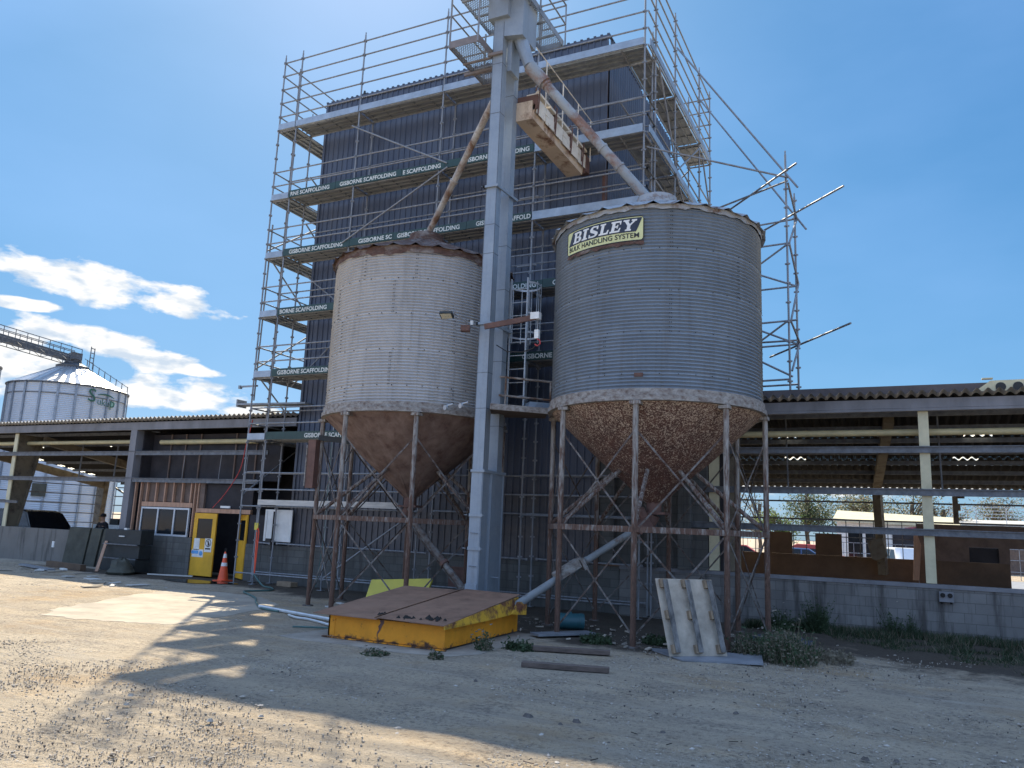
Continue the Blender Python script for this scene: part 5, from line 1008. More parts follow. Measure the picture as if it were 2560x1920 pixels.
rope('hose', 'dark green hose snaking from the scaffold foot towards the pit', 'hose', [(-16.8, 17.75, .3), (-16.3, 17.6, .03), (-15.6, 17.2, .03), (-15.1, 16.6, .03), (-15.3, 15.9, .03), (-14.7, 15.4, .03), (-13.9, 14.8, .03), (-13.15, 14.05, .03), (-12.3, 13.3, .03), (-11.6, 13.05, .03)], .022, 'hose_green')
rope('conduit', 'straight pale plastic pipe lying on the ground beside the pit', 'pipe', [(-12.4, 13.35, .05), (-11.36, 13.03, .05), (-10.4, 12.75, .05), (-8.7, 12.2, .06)], .032, 'pvc_white')
rope('conduit', 'curving thinner white pipe ending at the yellow pit side', 'pipe', [(-11.0, 12.68, .04), (-10.6, 12.45, .04), (-10.3, 12.42, .04), (-9.8, 12.2, .04), (-9.3, 11.95, .04), (-8.68, 11.75, .06)], .02, 'pvc_white')
rope('hose', 'short green hose end with a fitting lying left of the pit', 'hose', [(-9.75, 11.37, .04), (-9.3, 11.62, .04), (-8.7, 11.85, .05)], .018, 'hose_green')
rope('rope', 'pale rope hanging down beside the silo leg at the scaffold', 'rope', [(-14.35, 17.7, 4.1), (-14.34, 17.68, 2.8), (-14.36, 17.69, 1.4), (-14.5, 17.7, .1)], .010, 'hose_green')
# timber, debris, drum
def plank(label, p, q, w, h, m='timber_old', name='timber_plank', cat='plank'):
    b = MB(); b.beam(p, q, w, h); return tag(b.build(name, m, None, smooth=False, base=p), label, cat)
plank('long weathered plank lying farther from the camera below the signed silo', (-5.45, 11.95, .05), (-4.22, 12.35, .05), .16, .06)
plank('nearer dark plank lying on the gravel right of the pit corner', (-4.88, 10.52, .045), (-3.72, 10.86, .045), .16, .06)
plank('grey offcut board angled out from the pit side', (-6.0, 13.4, .06), (-5.3, 14.4, .06), .3, .04, 'sheet_grey')
plank('reddish timber beam lying along the foot of the left wall', (-25.9, 17.75, .10), (-23.6, 17.35, .10), .18, .18, 'plywood_brown')
plank('pale board flat on the dirt in front of the left wall', (-26.6, 17.3, .04), (-23.9, 16.5, .04), .22, .05, 'sheet_grey')
plank('short white offcut among the boards by the left wall', (-24.0, 16.9, .06), (-23.6, 16.75, .06), .12, .05, 'white_paint')
plank('pale stick lying before the yellow door', (-21.3, 17.9, .03), (-19.9, 18.4, .03), .05, .04, 'white_plank')
plank('timber sole block under the left scaffold corner', (-16.2, 18.2, .07), (-15.6, 18.1, .07), .25, .13, 'pallet_block')
b = MB(); b.tube((-6.18, 14.86, .16), (-5.72, 15.12, .16), .15, 18); b.tube((-6.16, 14.87, .16), (-6.10, 14.90, .16), .156, 18); b.tube((-5.8, 15.07, .16), (-5.74, 15.11, .16), .156, 18); b.tube((-5.95, 14.98, .30), (-5.95, 14.98, .34), .03, 8); tag(b.build('drum', 'drum_blue', None, base=(-5.95, 15, 0)), 'small blue plastic drum lying under the signed silo', 'drum')
b = MB(); rn = random.Random(9); pts = []
for j in range(7):
    for i in range(9): pts.append((-2.7 + i * .14, 15.6 + j * .13, .04 + rn.uniform(0, .12) * math.sin(i * .4) + .02))
b.add(pts, [(j * 9 + i, j * 9 + i + 1, (j + 1) * 9 + i + 1, (j + 1) * 9 + i) for j in range(6) for i in range(8)]); tag(b.build('tarpaulin', 'tarp_blue', None, base=(-2.2, 16, 0)), 'crumpled blue tarpaulin on the soil behind the pallet', 'tarpaulin')
b = MB(); rn = random.Random(12)
for k in range(46):
    x, y = rn.uniform(-7.2, -3.0), rn.uniform(13.2, 16.5); r = rn.uniform(.02, .07); a = rn.random() * 3; b.obox((x, y, .03), (r * math.cos(a), r * math.sin(a), rn.uniform(-.01, .02)), (-r * .6 * math.sin(a), r * .6 * math.cos(a), 0), (0, 0, .01), rn.randint(0, 1))
o = b.build('litter', ['flower_pale', 'pallet_ply'], None, smooth=False, base=(-5, 14.5, 0)); tag(o, 'scraps of paper and chips littering the soil under the signed silo', 'litter', kind='stuff')
b = MB()
for k in range(30):
    x, y = rn.uniform(-11.6, -9.6), rn.uniform(14.2, 15.4); r = rn.uniform(.05, .16); a = rn.random() * 3; b.obox((x, y, .04 + rn.uniform(0, .05)), (r * math.cos(a), r * math.sin(a), rn.uniform(-.02, .03)), (-r * .4 * math.sin(a), r * .4 * math.cos(a), 0), (0, 0, .012), rn.randint(0, 1))
tag(b.build('debris', ['white_plank', 'sheet_grey'], None, smooth=False, base=(-10.5, 14.8, 0)), 'broken boards and offcuts strewn under the pale silo', 'debris', kind='stuff')
b = MB(); rn = random.Random(21)
for k in range(24):
    x, y = rn.uniform(-26, -18), rn.uniform(13.0, 16.6); r = rn.uniform(.08, .3); a = rn.random() * 3; b.obox((x, y, .02), (r * math.cos(a), r * math.sin(a), rn.uniform(-.01, .015)), (-r * .5 * math.sin(a), r * .5 * math.cos(a), 0), (0, 0, .012), rn.randint(0, 1))
tag(b.build('debris', ['white_plank', 'slab_concrete'], None, smooth=False, base=(-22, 15, 0)), 'broken concrete and sheet scraps in the sun before the left wall', 'debris', kind='stuff')
t = thing('junction_box', 'grey twin-outlet electrical box on the block wall right of the cream post', 'electrical box', (.7, 18.65, .9))
b = MB(); b.box(.57, .83, 18.60, 18.695, .80, 1.00); b.build('case', 'fascia_steel', t, smooth=False)
for x in (.635, .765): b = MB(); b.tube((x, 18.60, .93), (x, 18.575, .93), .045, 12); b.build('outlet', 'bolt_dark', t)
for x in (.62, .78): b = MB(); b.tube((x, 18.65, .80), (x, 18.65, .76), .02, 8); b.build('gland', 'bolt_dark', t)
# green machine panels and dark cabinet left of the office
gp = thing('machine_guard', 'dirty olive steel machine guard leaning on the low wall left of the office', 'machine part', (-24.7, 18.2, 0))
xs_ = (-26.0, -25.05, -24.4, -23.5)
for k, (xa, xb) in enumerate(((-26.05, -25.0), (-24.90, -24.40), (-24.28, -23.55))):
    b = MB(); b.prism([(xa - .08, 18.36, .03), (xb - .08, 18.36, .03), (xb, 18.45, 1.30), (xa, 18.45, 1.30)], (0, .08, .03)); b.build('guard_panel', 'dirty_green', gp, smooth=False)
b = MB(); b.prism([(-26.1, 18.42, .02), (-23.6, 18.42, .02), (-23.5, 18.52, 1.27), (-26.02, 18.52, 1.27)], (0, .1, 0)); b.build('guard_frame', 'cabinet_dark', gp, smooth=False)
b = MB(); b.box(-26.25, -26.14, 18.0, 18.03, .62, .82); b.build('white_tag', 'white_paint', gp, smooth=False)
cb = thing('control_cabinet', 'black steel cabinet with a grey bar standing beside the office window', 'cabinet', (-22.55, 17.9, 0))
b = MB(); b.box(-23.35, -21.75, 17.75, 18.3, .05, .42); b.box(-23.35, -21.75, 17.85, 18.3, .46, .86); b.box(-23.38, -21.72, 17.83, 18.32, .90, 1.34); b.build('body', 'cabinet_dark', cb, smooth=False)
for z in (.44, .88): b = MB(); b.box(-23.35, -21.75, 17.74, 17.78, z - .018, z + .018); b.build('bar', 'purlin_steel', cb, smooth=False)
b = MB(); b.box(-22.7, -22.45, 17.8, 17.828, 1.12, 1.15); b.build('handle', 'white_paint', cb, smooth=False)
b = MB(); b.box(-22.62, -22.50, 17.9, 18.0, 1.341, 1.40); b.build('latch', 'white_paint', cb, smooth=False)
plank('brown timber prop leaning against the black cabinet', (-22.95, 17.35, .02), (-23.25, 17.80, .95), .09, .05, 'stud_timber')
b = MB(); rn = random.Random(3); b.lathe(-21.9, 17.4, [(.36, .0), (.40, .08), (.34, .2), (.30, .3), (.24, .40), (.10, .47), (.02, .48)], 12); sk = b; b.v = [(x + rn.uniform(-.07, .07), y + rn.uniform(-.07, .07), z * rn.uniform(.85, 1.1)) for x, y, z in b.v]; tag(b.build('sack', 'dirty_green', None, base=(-21.9, 17.4, 0)), 'dull lumpy sack slumped before the black cabinet', 'sack')

# ================================================================== VEHICLES AND PERSON
def car(label, loc, rot, paint, prof, glass, length, width, wheel_r=.33, group=None, name='parked_car', extras=None, gm='glass_dark'):
    t = thing(name, label, 'car', loc, group); Mx = Matrix.Translation(loc) @ Matrix.Rotation(rot, 4, 'Z')
    def X(p): return Mx @ Vector(p)
    n = len(prof); b = MB(); rings = []
    # body section swept across the width with tumblehome
    for yy, k in ((-1, .0), (-.94, .55), (-.6, 1), (.6, 1), (.94, .55), (1, .0)):
        rings.append([X((x, yy * width / 2 * (1 - .14 * max(0, (z - .95)) / .6), .28 + (z - .28) * (1 if k else .985))) for x, z in prof])
    vs = [p for r_ in rings for p in r_]; fs = [(j * n + i, j * n + (i + 1) % n, (j + 1) * n + (i + 1) % n, (j + 1) * n + i) for j in range(len(rings) - 1) for i in range(n)] + [tuple(range(n)), tuple(range((len(rings) - 1) * n, len(rings) * n))[::-1]]
    b.add(vs, fs); b.build('body', paint, t)
    for gl in glass:
        for s in (-1, 1):
            def gy(z): return s * (width / 2 * (1 - .14 * max(0, z - .95) / .6) + .006)
            b = MB(); b.quad(*[X((x, gy(z), z)) for x, z in gl]); b.build('side_window', gm, t, smooth=False)
    for x in (-length * .30, length * .31):
        for s in (-1, 1):
            b = MB(); b.tube(X((x, s * (width / 2 - .16), wheel_r)), X((x, s * (width / 2 + .015), wheel_r)), wheel_r, 20); wh = b.build('wheel', 'rubber', t)
            b = MB(); b.tube(X((x, s * (width / 2 + .01), wheel_r)), X((x, s * (width / 2 + .025), wheel_r)), wheel_r * .6, 14); b.build('rim', 'frame_alu', wh)
    for (xx, s_) in ((length / 2, 1), (-length / 2, -1)):
        for s in (-1, 1): b = MB(); b.obox(X((xx - s_ * .02, s * width * .36, .78)), (Mx.to_3x3() @ Vector((.03, 0, 0))), (Mx.to_3x3() @ Vector((0, .16, 0))), Vector((0, 0, .06))); b.build('headlight' if s_ > 0 else 'tail_light', 'white_paint' if s_ > 0 else 'car_red', t, smooth=False)
    if extras: extras(t, X, Mx)
    return t
suv = [(-2.3, .35), (2.25, .35), (2.32, .75), (2.25, 1.02), (1.25, 1.14), (.72, 1.74), (.3, 1.84), (-1.6, 1.86), (-2.1, 1.78), (-2.3, 1.1)]
car('black station wagon parked behind the low wall under the left shed', (-32.3, 21.2, 0), 0.0, 'car_black', suv, [[(-2.0, 1.2), (-.1, 1.2), (-.1, 1.72), (-1.85, 1.74)], [(-.02, 1.2), (1.1, 1.2), (.62, 1.68), (-.02, 1.72)]], 4.6, 1.85, .36, gm='car_black')
hatch = [(-2.1, .3), (2.1, .3), (2.15, .7), (1.9, .88), (.95, .98), (.25, 1.44), (-.9, 1.46), (-1.75, 1.05), (-2.1, .9)]
hg = [[(-1.5, 1.0), (-.2, 1.0), (-.2, 1.38), (-.85, 1.40)], [(-.12, 1.0), (.85, 1.0), (.25, 1.37), (-.12, 1.38)]]
car('blue hatchback seen through the gap between the brown panels', (-5.3, 50, 0), R(5), 'car_blue', hatch, hg, 4.2, 1.7)
car('dark red car roof just behind the blue hatchback', (-5.2, 53.5, .05), R(5), 'car_red', [(x, z * 1.12) for x, z in hatch], hg, 4.2, 1.75)
car('small red car far off behind the silo legs', (-9.7, 55, 0), R(8), 'car_red', hatch, hg, 4.2, 1.7)
ute = [(-2.2, .4), (2.3, .4), (2.35, .95), (1.3, 1.08), (.7, 1.70), (-.75, 1.72), (-.95, 1.1), (-2.25, 1.08)]
car('white pickup parked before the pale building right of the yellow chute', (-.05, 50, .0), R(-70), 'car_white', ute, [[(-.7, 1.1), (.05, 1.1), (.05, 1.62), (-.62, 1.62)], [(.12, 1.1), (1.1, 1.1), (.62, 1.6), (.12, 1.62)]], 4.6, 1.85, .36)
def flatbed():
    t = thing('flatbed_truck', 'white flatbed vehicle behind the person under the left shed', 'truck', (-29.0, 23.5, 0)); b = MB()
    b.box(-30.6, -26.4, 22.7, 24.4, 1.12, 1.26); b.box(-30.6, -26.4, 22.7, 22.74, 1.26, 1.36); b.build('tray', 'white_paint', t, smooth=False)
    b = MB(); b.prism([(-26.35, 22.7, .5), (-24.9, 22.7, .5), (-24.85, 22.7, 1.2), (-25.2, 22.7, 1.32), (-26.35, 22.7, 1.34)], (0, 1.7, 0)); b.build('cab', 'white_paint', t, smooth=False)
    b = MB(); b.box(-30.4, -25.2, 23.0, 24.1, .5, .7); b.build('chassis', 'black', t, smooth=False)
    for x in (-29.6, -25.7):
        for y in (22.75, 24.2): b = MB(); b.tube((x, y - .1, .4), (x, y + .1, .4), .4, 18); b.build('wheel', 'rubber', t)
    for x, w_, h_ in ((-30.0, .5, .35), (-29.2, .6, .3), (-28.4, .45, .25), (-26.7, .4, .3)): b = MB(); b.box(x, x + w_, 23.0, 23.6, 1.262, 1.26 + h_); b.build('load', 'cabinet_dark', t, smooth=False)
flatbed()
def skin_mesh(name, nodes, edges, mat, parent, root=0, lvl=2):
    me = bpy.data.meshes.new(name); o = bpy.data.objects.new(name, me); COL.objects.link(o)
    L_ = Vector(parent.location); o.parent = parent
    if parent.parent: L_ += Vector(parent.parent.location)
    me.from_pydata([tuple(Vector(p) - L_) for p, r_ in nodes], edges, []); me.materials.append(MATS[mat])
    sk = o.modifiers.new('skin', 'SKIN'); sv = me.skin_vertices[0].data
    for i, (p, r_) in enumerate(nodes): sv[i].radius = r_ if isinstance(r_, tuple) else (r_, r_); sv[i].use_root = (i == root)
    o.modifiers.new('sub', 'SUBSURF').levels = lvl; o.modifiers['sub'].render_levels = lvl; return o
def person():
    px, py = -27.75, 21.0; t = thing('person', 'person in a dark jacket and cap standing behind the low wall', 'person', (px, py, 0))
    def q(x, y, z): return (px + x, py + y, z)
    nodes = [(q(0, 0, .95), (.15, .11)), (q(0, 0, 1.12), (.14, .10)), (q(0, -.01, 1.34), (.18, .12)), (q(0, 0, 1.46), (.10, .08)), (q(0, -.01, 1.53), .055), (q(0, -.03, 1.60), .075), (q(0, -.03, 1.69), .088), (q(0, -.02, 1.76), .05),
             (q(-.21, -.02, 1.41), .065), (q(-.30, -.04, 1.20), .05), (q(-.36, -.20, 1.12), .042), (q(-.37, -.27, 1.12), .03), (q(.21, -.02, 1.41), .065), (q(.28, 0, 1.14), .048), (q(.27, -.12, .92), .04), (q(.27, -.17, .84), .03),
             (q(-.10, 0, .86), .10), (q(-.11, -.02, .48), .07), (q(-.11, .02, .08), .045), (q(-.11, -.10, .04), .04), (q(.10, 0, .86), .10), (q(.11, -.02, .48), .07), (q(.11, .02, .08), .045), (q(.11, -.10, .04), .04)]
    edges = [(0, 1), (1, 2), (2, 3), (3, 4), (4, 5), (5, 6), (6, 7), (3, 8), (8, 9), (9, 10), (10, 11), (3, 12), (12, 13), (13, 14), (14, 15), (0, 16), (16, 17), (17, 18), (18, 19), (0, 20), (20, 21), (21, 22), (22, 23)]
    body = skin_mesh('body', nodes, edges, 'skin', t)
    jn = [(q(0, 0, .93), (.17, .13)), (q(0, 0, 1.12), (.165, .125)), (q(0, -.01, 1.34), (.205, .14)), (q(0, 0, 1.45), (.11, .09)), (q(-.22, -.02, 1.40), .08), (q(-.30, -.04, 1.20), .065), (q(-.355, -.18, 1.125), .055), (q(.22, -.02, 1.40), .08), (q(.28, 0, 1.14), .062), (q(.272, -.10, .95), .052)]
    skin_mesh('jacket', jn, [(0, 1), (1, 2), (2, 3), (3, 4), (4, 5), (5, 6), (3, 7), (7, 8), (8, 9)], 'cloth_dark', t)
    tn = [(q(0, 0, .96), (.165, .125)), (q(-.10, 0, .84), .115), (q(-.11, -.02, .48), .085), (q(-.11, .02, .12), .065), (q(.10, 0, .84), .115), (q(.11, -.02, .48), .085), (q(.11, .02, .12), .065)]
    skin_mesh('trousers', tn, [(0, 1), (1, 2), (2, 3), (0, 4), (4, 5), (5, 6)], 'cloth_dark', t)
    b = MB(); b.lathe(px, py - .03, [(.105, 1.69), (.107, 1.74), (.09, 1.79), (.05, 1.815), (.005, 1.82)], 18); b.prism([(px - .09, py - .10, 1.70), (px + .09, py - .10, 1.70), (px + .06, py - .22, 1.69), (px - .06, py - .22, 1.69)], (0, 0, .012)); b.build('cap', 'cloth_dark', t)
    b = MB()
    for s in (-1, 1): b.tube(q(s * .035, -.115, 1.675), q(s * .035, -.125, 1.675), .010, 8)
    b.tube(q(0, -.115, 1.65), q(0, -.14, 1.635), .012, 8); b.box(px - .03, px + .03, py - .122, py - .112, 1.598, 1.605); b.build('face_features', 'skin', body)
    for k, s in enumerate((-1, 1)):
        b = MB(); hx = Vector(q(-.37, -.27, 1.12)) if s < 0 else Vector(q(.27, -.17, .84))
        for f_ in range(5): d = Vector(((f_ - 2) * .014, -.07 if s < 0 else -.02, -.03 if s < 0 else -.09)); b.path([hx + Vector(((f_ - 2) * .016, 0, 0)), hx + d * .6 + Vector(((f_ - 2) * .016, 0, 0)), hx + d + Vector(((f_ - 2) * .012, .01, -.015))], .009, 6)
        b.build('fingers', 'skin', body)
person()

# ================================================================== FAR SILOS BEHIND THE LEFT SHED
def far_silo(label, cx, cy, RB, ztop, zapex, nrib, walk=True):
    t = thing('grain_silo', label, 'silo', (cx, cy, 0)); b = MB(); prof = []
    n = int(ztop / .11)
    for i in range(n * 2 + 1): prof.append((RB + (.02 if i % 2 else -.0), ztop * i / (n * 2)))
    b.lathe(cx, cy, prof, 72); plain('far_steel', (0.50, 0.555, 0.62), 0.5, 0.2, 0.12, .5); plain('far_rib', (0.26, 0.30, 0.35), 0.5, 0.3); b.build('corrugated_wall', 'far_steel', t)
    for k in range(nrib):
        a = 2 * math.pi * (k + .3) / nrib; b = MB(); x, y = cx + (RB + .06) * math.cos(a), cy + (RB + .06) * math.sin(a); b.obox((x, y, ztop / 2), (.03 * math.cos(a), .03 * math.sin(a), 0), (-.055 * math.sin(a), .055 * math.cos(a), 0), (0, 0, ztop / 2)); b.build('stiffener', 'far_rib', t, smooth=False)
    b = MB(); b.lathe(cx, cy, [(RB + .05, ztop - .62), (RB + .08, ztop - .6), (RB + .05, ztop - .57)], 72); b.lathe(cx, cy, [(RB + .02, ztop), (RB + .14, ztop + .02), (RB + .14, ztop + .07)], 72); b.build('wind_ring', 'purlin_steel', t)
    b = MB(); nn = 36; vs = []
    for k in range(nn * 2): a = 2 * math.pi * k / (nn * 2); h = .06 if k % 2 else 0; vs += [(cx + (RB + .12) * math.cos(a), cy + (RB + .12) * math.sin(a), ztop + .03 + h), (cx + .5 * math.cos(a), cy + .5 * math.sin(a), zapex - .05 + h)]
    m = nn * 2; b.add(vs, [(2 * k, 2 * ((k + 1) % m), 2 * ((k + 1) % m) + 1, 2 * k + 1) for k in range(m)]); plain('far_roof', (0.50, 0.52, 0.54), 0.32, 0.6, 0.15, 1); b.build('roof', 'far_roof', t, smooth=False)
    return t
FC = (-40.7, 27.6); FR = 2.72 * 1.06; azs = -55.8
CAMV = Vector((0, 0, 1.9)); dcen = 56.0; FC = (dcen * math.sin(R(azs)), dcen * math.cos(R(azs))); FR = dcen * math.sin(R(3.34))
k_ = dcen / 45
ZT = 1.9 + (7.88 - 1.9) * .975 * k_; ZA = 1.9 + (9.05 - 1.9) * k_
fs_ = far_silo('pale steel grain silo with green lettering rising behind the left shed roof', *FC, FR, ZT, ZA, 22)
def FP(a_deg, r, z): return Vector((FC[0] + r * math.cos(R(a_deg)), FC[1] + r * math.sin(R(a_deg)), z))
face = math.degrees(math.atan2(-FC[1], -FC[0]))      # side of the silo facing the camera
b = MB(); v, f = text_fit('S', 0, .40, .05, .85, .0); v2, f2 = text_fit('uku', .52, 1.22, -.02, .40, .0); v3, f3 = text_fit('p', 1.30, 1.62, -.16, .40, .0)
for vv, ff in ((v, f), (v2, f2), (v3, f3)): b.add([FP(face + 17.5 + p[0] * 18.5, FR + .12 + p[2] * .1, ZT - .92 - .10 * p[0] + p[1] * .98) for p in vv], ff)
n = 14; arc = [(.50 + 1.05 * i / n, .56 + .12 * math.sin(math.pi * i / n * .9)) for i in range(n + 1)]; w8 = [.02 + .03 * math.sin(math.pi * i / n) for i in range(n + 1)]
b.add([FP(face + 17.5 + x * 18.5, FR + .125, ZT - .92 - .10 * x + (y + s * w) * .98) for (x, y), w in zip(arc, w8) for s in (-1, 1)], [(2 * i, 2 * i + 2, 2 * i + 3, 2 * i + 1) for i in range(n)])
lf = [(1.40, .02), (1.62, .16), (1.68, .42), (1.50, .46), (1.36, .30)]; b.add([FP(face + 17.5 + x * 18.5, FR + .115, ZT - .97 - .10 * x + y * .98) for x, y in lf], [(0, 1, 2, 3, 4)], 1)
plain('logo_green', (0.03, 0.11, 0.075), 0.6); plain('logo_pale', (0.20, 0.36, 0.30), 0.6); b.build('painted_lettering', ['logo_green', 'logo_pale'], fs_, smooth=False)
b = MB(); az_h = -54.9; hp_ = Vector((math.sin(R(az_h)), math.cos(R(az_h)), 0)); hd_ = FP(face + 1.5 * 0, FR + .08, 0)
c = FP(face - 14, FR + .06, 2.95); tg = Vector((-math.sin(R(face - 14)), math.cos(R(face - 14)), 0)); rd = Vector((math.cos(R(face - 14)), math.sin(R(face - 14)), 0)); b.obox(c, tg * .36, rd * .06, Vector((0, 0, .36))); b.build('door_hatch', 'dirty_green', fs_, smooth=False)
b = MB()      # roof stair with posts on the right-hand slope
st0, st1 = FP(face + 88, FR * .99, ZT + .1), FP(face + 88, .6, ZA)
b.beam(st0, st1, .55, .05)
for k in range(8): p = st0.lerp(st1, k / 7.5); b.tube(p, p + Vector((0, 0, .55)), .025, 6)
b.tube(st0 + Vector((0, 0, .5)), st1 + Vector((0, 0, .5)), .02, 6); b.build('roof_stair', 'purlin_steel', fs_, smooth=False)
b = MB(); b.lathe(*FC, [(.9, ZA - .25), (.95, ZA - .1), (.5, ZA + .12), (.45, ZA + .35), (.02, ZA + .36)], 20); b.obox(FP(0, 0, ZA + .5), (.55, -.2, 0), (.12, .3, 0), (0, 0, .22)); b.tube(FP(face + 80, .9, ZA - .1), FP(face + 80, .9, ZA + 1.3), .03, 6); b.tube(FP(face + 95, 1.1, ZA - .1), FP(face + 95, 1.1, ZA + 1.25), .03, 6)
for z in (.3, .6, .9, 1.2): b.tube(FP(face + 80, .9, ZA + z), FP(face + 95, 1.1, ZA + z), .03, 6)
b.build('cap_and_ladder', 'purlin_steel', fs_, smooth=False)
cwk = thing('catwalk', 'lattice conveyor catwalk running left from the far silo cap', 'catwalk', (FC[0], FC[1], ZA + .4))
pA = Vector((FC[0] + .2, FC[1] + .1, ZA + .32)); pB = pA + (Vector((-46.7, 27.1, ZA + .75)) - pA) * 3.2; d = pB - pA
sd = d.cross(Vector((0, 0, 1))).normalized() * .45; up_ = Vector((0, 0, 1))
b = MB(); b.beam(pA, pB, .42, .34); b.build('conveyor_box', 'purlin_steel', cwk, smooth=False)
for s, nm in ((-1, 'truss'), (1, 'truss')):
    b = MB(); n = 22; o1 = sd * s
    for h in (-.32, .0, .35, .65): b.tube(pA + o1 + up_ * h, pB + o1 + up_ * h, .028, 6)
    for k in range(n):
        p, q = pA.lerp(pB, k / n) + o1, pA.lerp(pB, (k + 1) / n) + o1; b.tube(p + up_ * -.32, p + up_ * .65, .022, 5); b.tube(p + up_ * (-.32 if k % 2 else .0), q + up_ * (.0 if k % 2 else -.32), .02, 5)
    b.build(nm, 'purlin_steel', cwk, smooth=False)
far_silo('sliver of a second steel silo at the left edge of the picture', 58 * math.sin(R(-62.6)), 58 * math.cos(R(-62.6)), 58 * math.sin(R(2.95)), 10.3, 12.2, 20)
b = MB(); b.box(-62, -56, 62, 66, 0, 5.2); bs = thing('far_store', 'pale low storehouse glimpsed through the left shed beside the person', 'building', (-59, 62, 0)); b.build('wall', 'white_paint', bs, smooth=False)
b = MB(); b.prism([(-62.5, 61.5, 5.2), (-62.5, 66.5, 5.2), (-62.5, 64, 6.2)], (7, 0, 0)); b.build('roof', 'roof_sheet', bs, smooth=False)
for x in (-61, -59.2, -57.4): b = MB(); b.box(x, x + 1.1, 61.93, 61.99, 1.5, 3.2); b.build('window', 'glass_dark', bs, smooth=False)

# ================================================================== FAR SIDE ON THE RIGHT
hb = thing('roadside_building', 'white flat-fronted building with cream roof and magenta sign seen through the right shed', 'building', (-1, 60, 0))
b = MB(); b.box(-4.2, 3.1, 60, 66, 0, 3.40); b.build('wall', 'white_paint', hb, smooth=False)
b = MB(); b.prism([(-4.4, 59.5, 3.42), (3.3, 59.5, 3.2), (3.0, 61.5, 3.75), (-4.25, 61.5, 4.05)], (0, 0, .06)); b.prism([(-4.4, 59.45, 3.28), (3.3, 59.45, 3.10), (3.3, 59.45, 3.26), (-4.4, 59.45, 3.48)], (0, .04, 0)); b.build('roof', 'cream_paint', hb, smooth=False)
b = MB(); b.box(-.9, .9, 59.93, 59.99, 2.62, 3.12); plain('magenta', (0.34, 0.03, 0.13), 0.5); sgn = b.build('shop_sign', 'white_paint', hb, smooth=False)
b = MB(); b.prism([(-.15, 59.92, 2.62), (.9, 59.92, 2.62), (.9, 59.92, 3.10), (.0, 59.92, 3.0), (.08, 59.92, 2.82)], (0, .008, 0)); b.build('sign_panel', 'magenta', sgn, smooth=False)
for x in (-3.5, -2.4): b = MB(); b.box(x, x + .9, 59.96, 59.995, .9, 2.6); b.build('window', 'glass_dark', hb, smooth=False)
b = MB(); b.box(-.75, .75, 59.94, 59.99, 0, 2.55); b.build('dark_doorway', 'dark_wall', hb, smooth=False)
vb = thing('veranda_house', 'low grey house with railings far right beyond the shed', 'house', (8, 72, 0))
b = MB(); b.box(4.3, 13, 72, 78, 0, 3.55); b.build('wall', 'old_board', vb, smooth=False)
b = MB(); b.prism([(4.0, 71.5, 3.58), (13.3, 71.5, 3.58), (13.3, 78, 4.1), (4.0, 78, 4.1)], (0, 0, .1)); b.build('roof', 'roof_sheet', vb, smooth=False)
b = MB()
for z in (4.2, 4.45, 4.7, 4.95): b.box(3.2, 13, 71.6, 71.64, z, z + .04)
for x in (3.2, 5, 7, 9, 11, 13): b.box(x, x + .05, 71.6, 71.65, 3.6, 5.0)
b.build('railing', 'frame_alu', vb, smooth=False)
b = MB(); b.prism([(-1.02, 26.0, 1.98), (-.60, 26.0, 2.06), (-.47, 26.0, 1.55), (-.78, 26.0, 1.40), (-.9, 26.0, 1.45)], (0, .5, 0)); tag(b.build('yellow_chute', 'portal_tan', None, smooth=False, base=(-.8, 26, 1.4)), 'tan plywood offcut propped beside the portal leg at the rear wall', 'board')
b = MB(); b.prism([(.16, 26.3, .9), (.32, 26.3, .9), (.42, 26.3, 1.9), (.25, 26.3, 2.45), (.2, 26.3, 1.5)], (0, .12, 0)); tag(b.build('timber_prop', 'stud_timber', None, smooth=False, base=(.25, 26.3, .9)), 'sunlit timber prop at the rear wall left of the cream post', 'prop')
b = MB()
for k in range(40): b.box(-13 + k * .62, -12.97 + k * .62, 58.0, 58.03, 0, 1.9)
for z in (.5, 1.2, 1.86): b.box(-13, 12, 58.0, 58.03, z, z + .04)
tag(b.build('wire_fence', 'galv_tube', None, smooth=False, base=(-1, 58, 0)), 'pale wire fence along the road behind the parked cars', 'fence')
b = MB(); b.box(-60, 60, 44, 57, -.004, .0); o = b.build('road', 'sheet_grey', smooth=False); o['kind'] = 'structure'

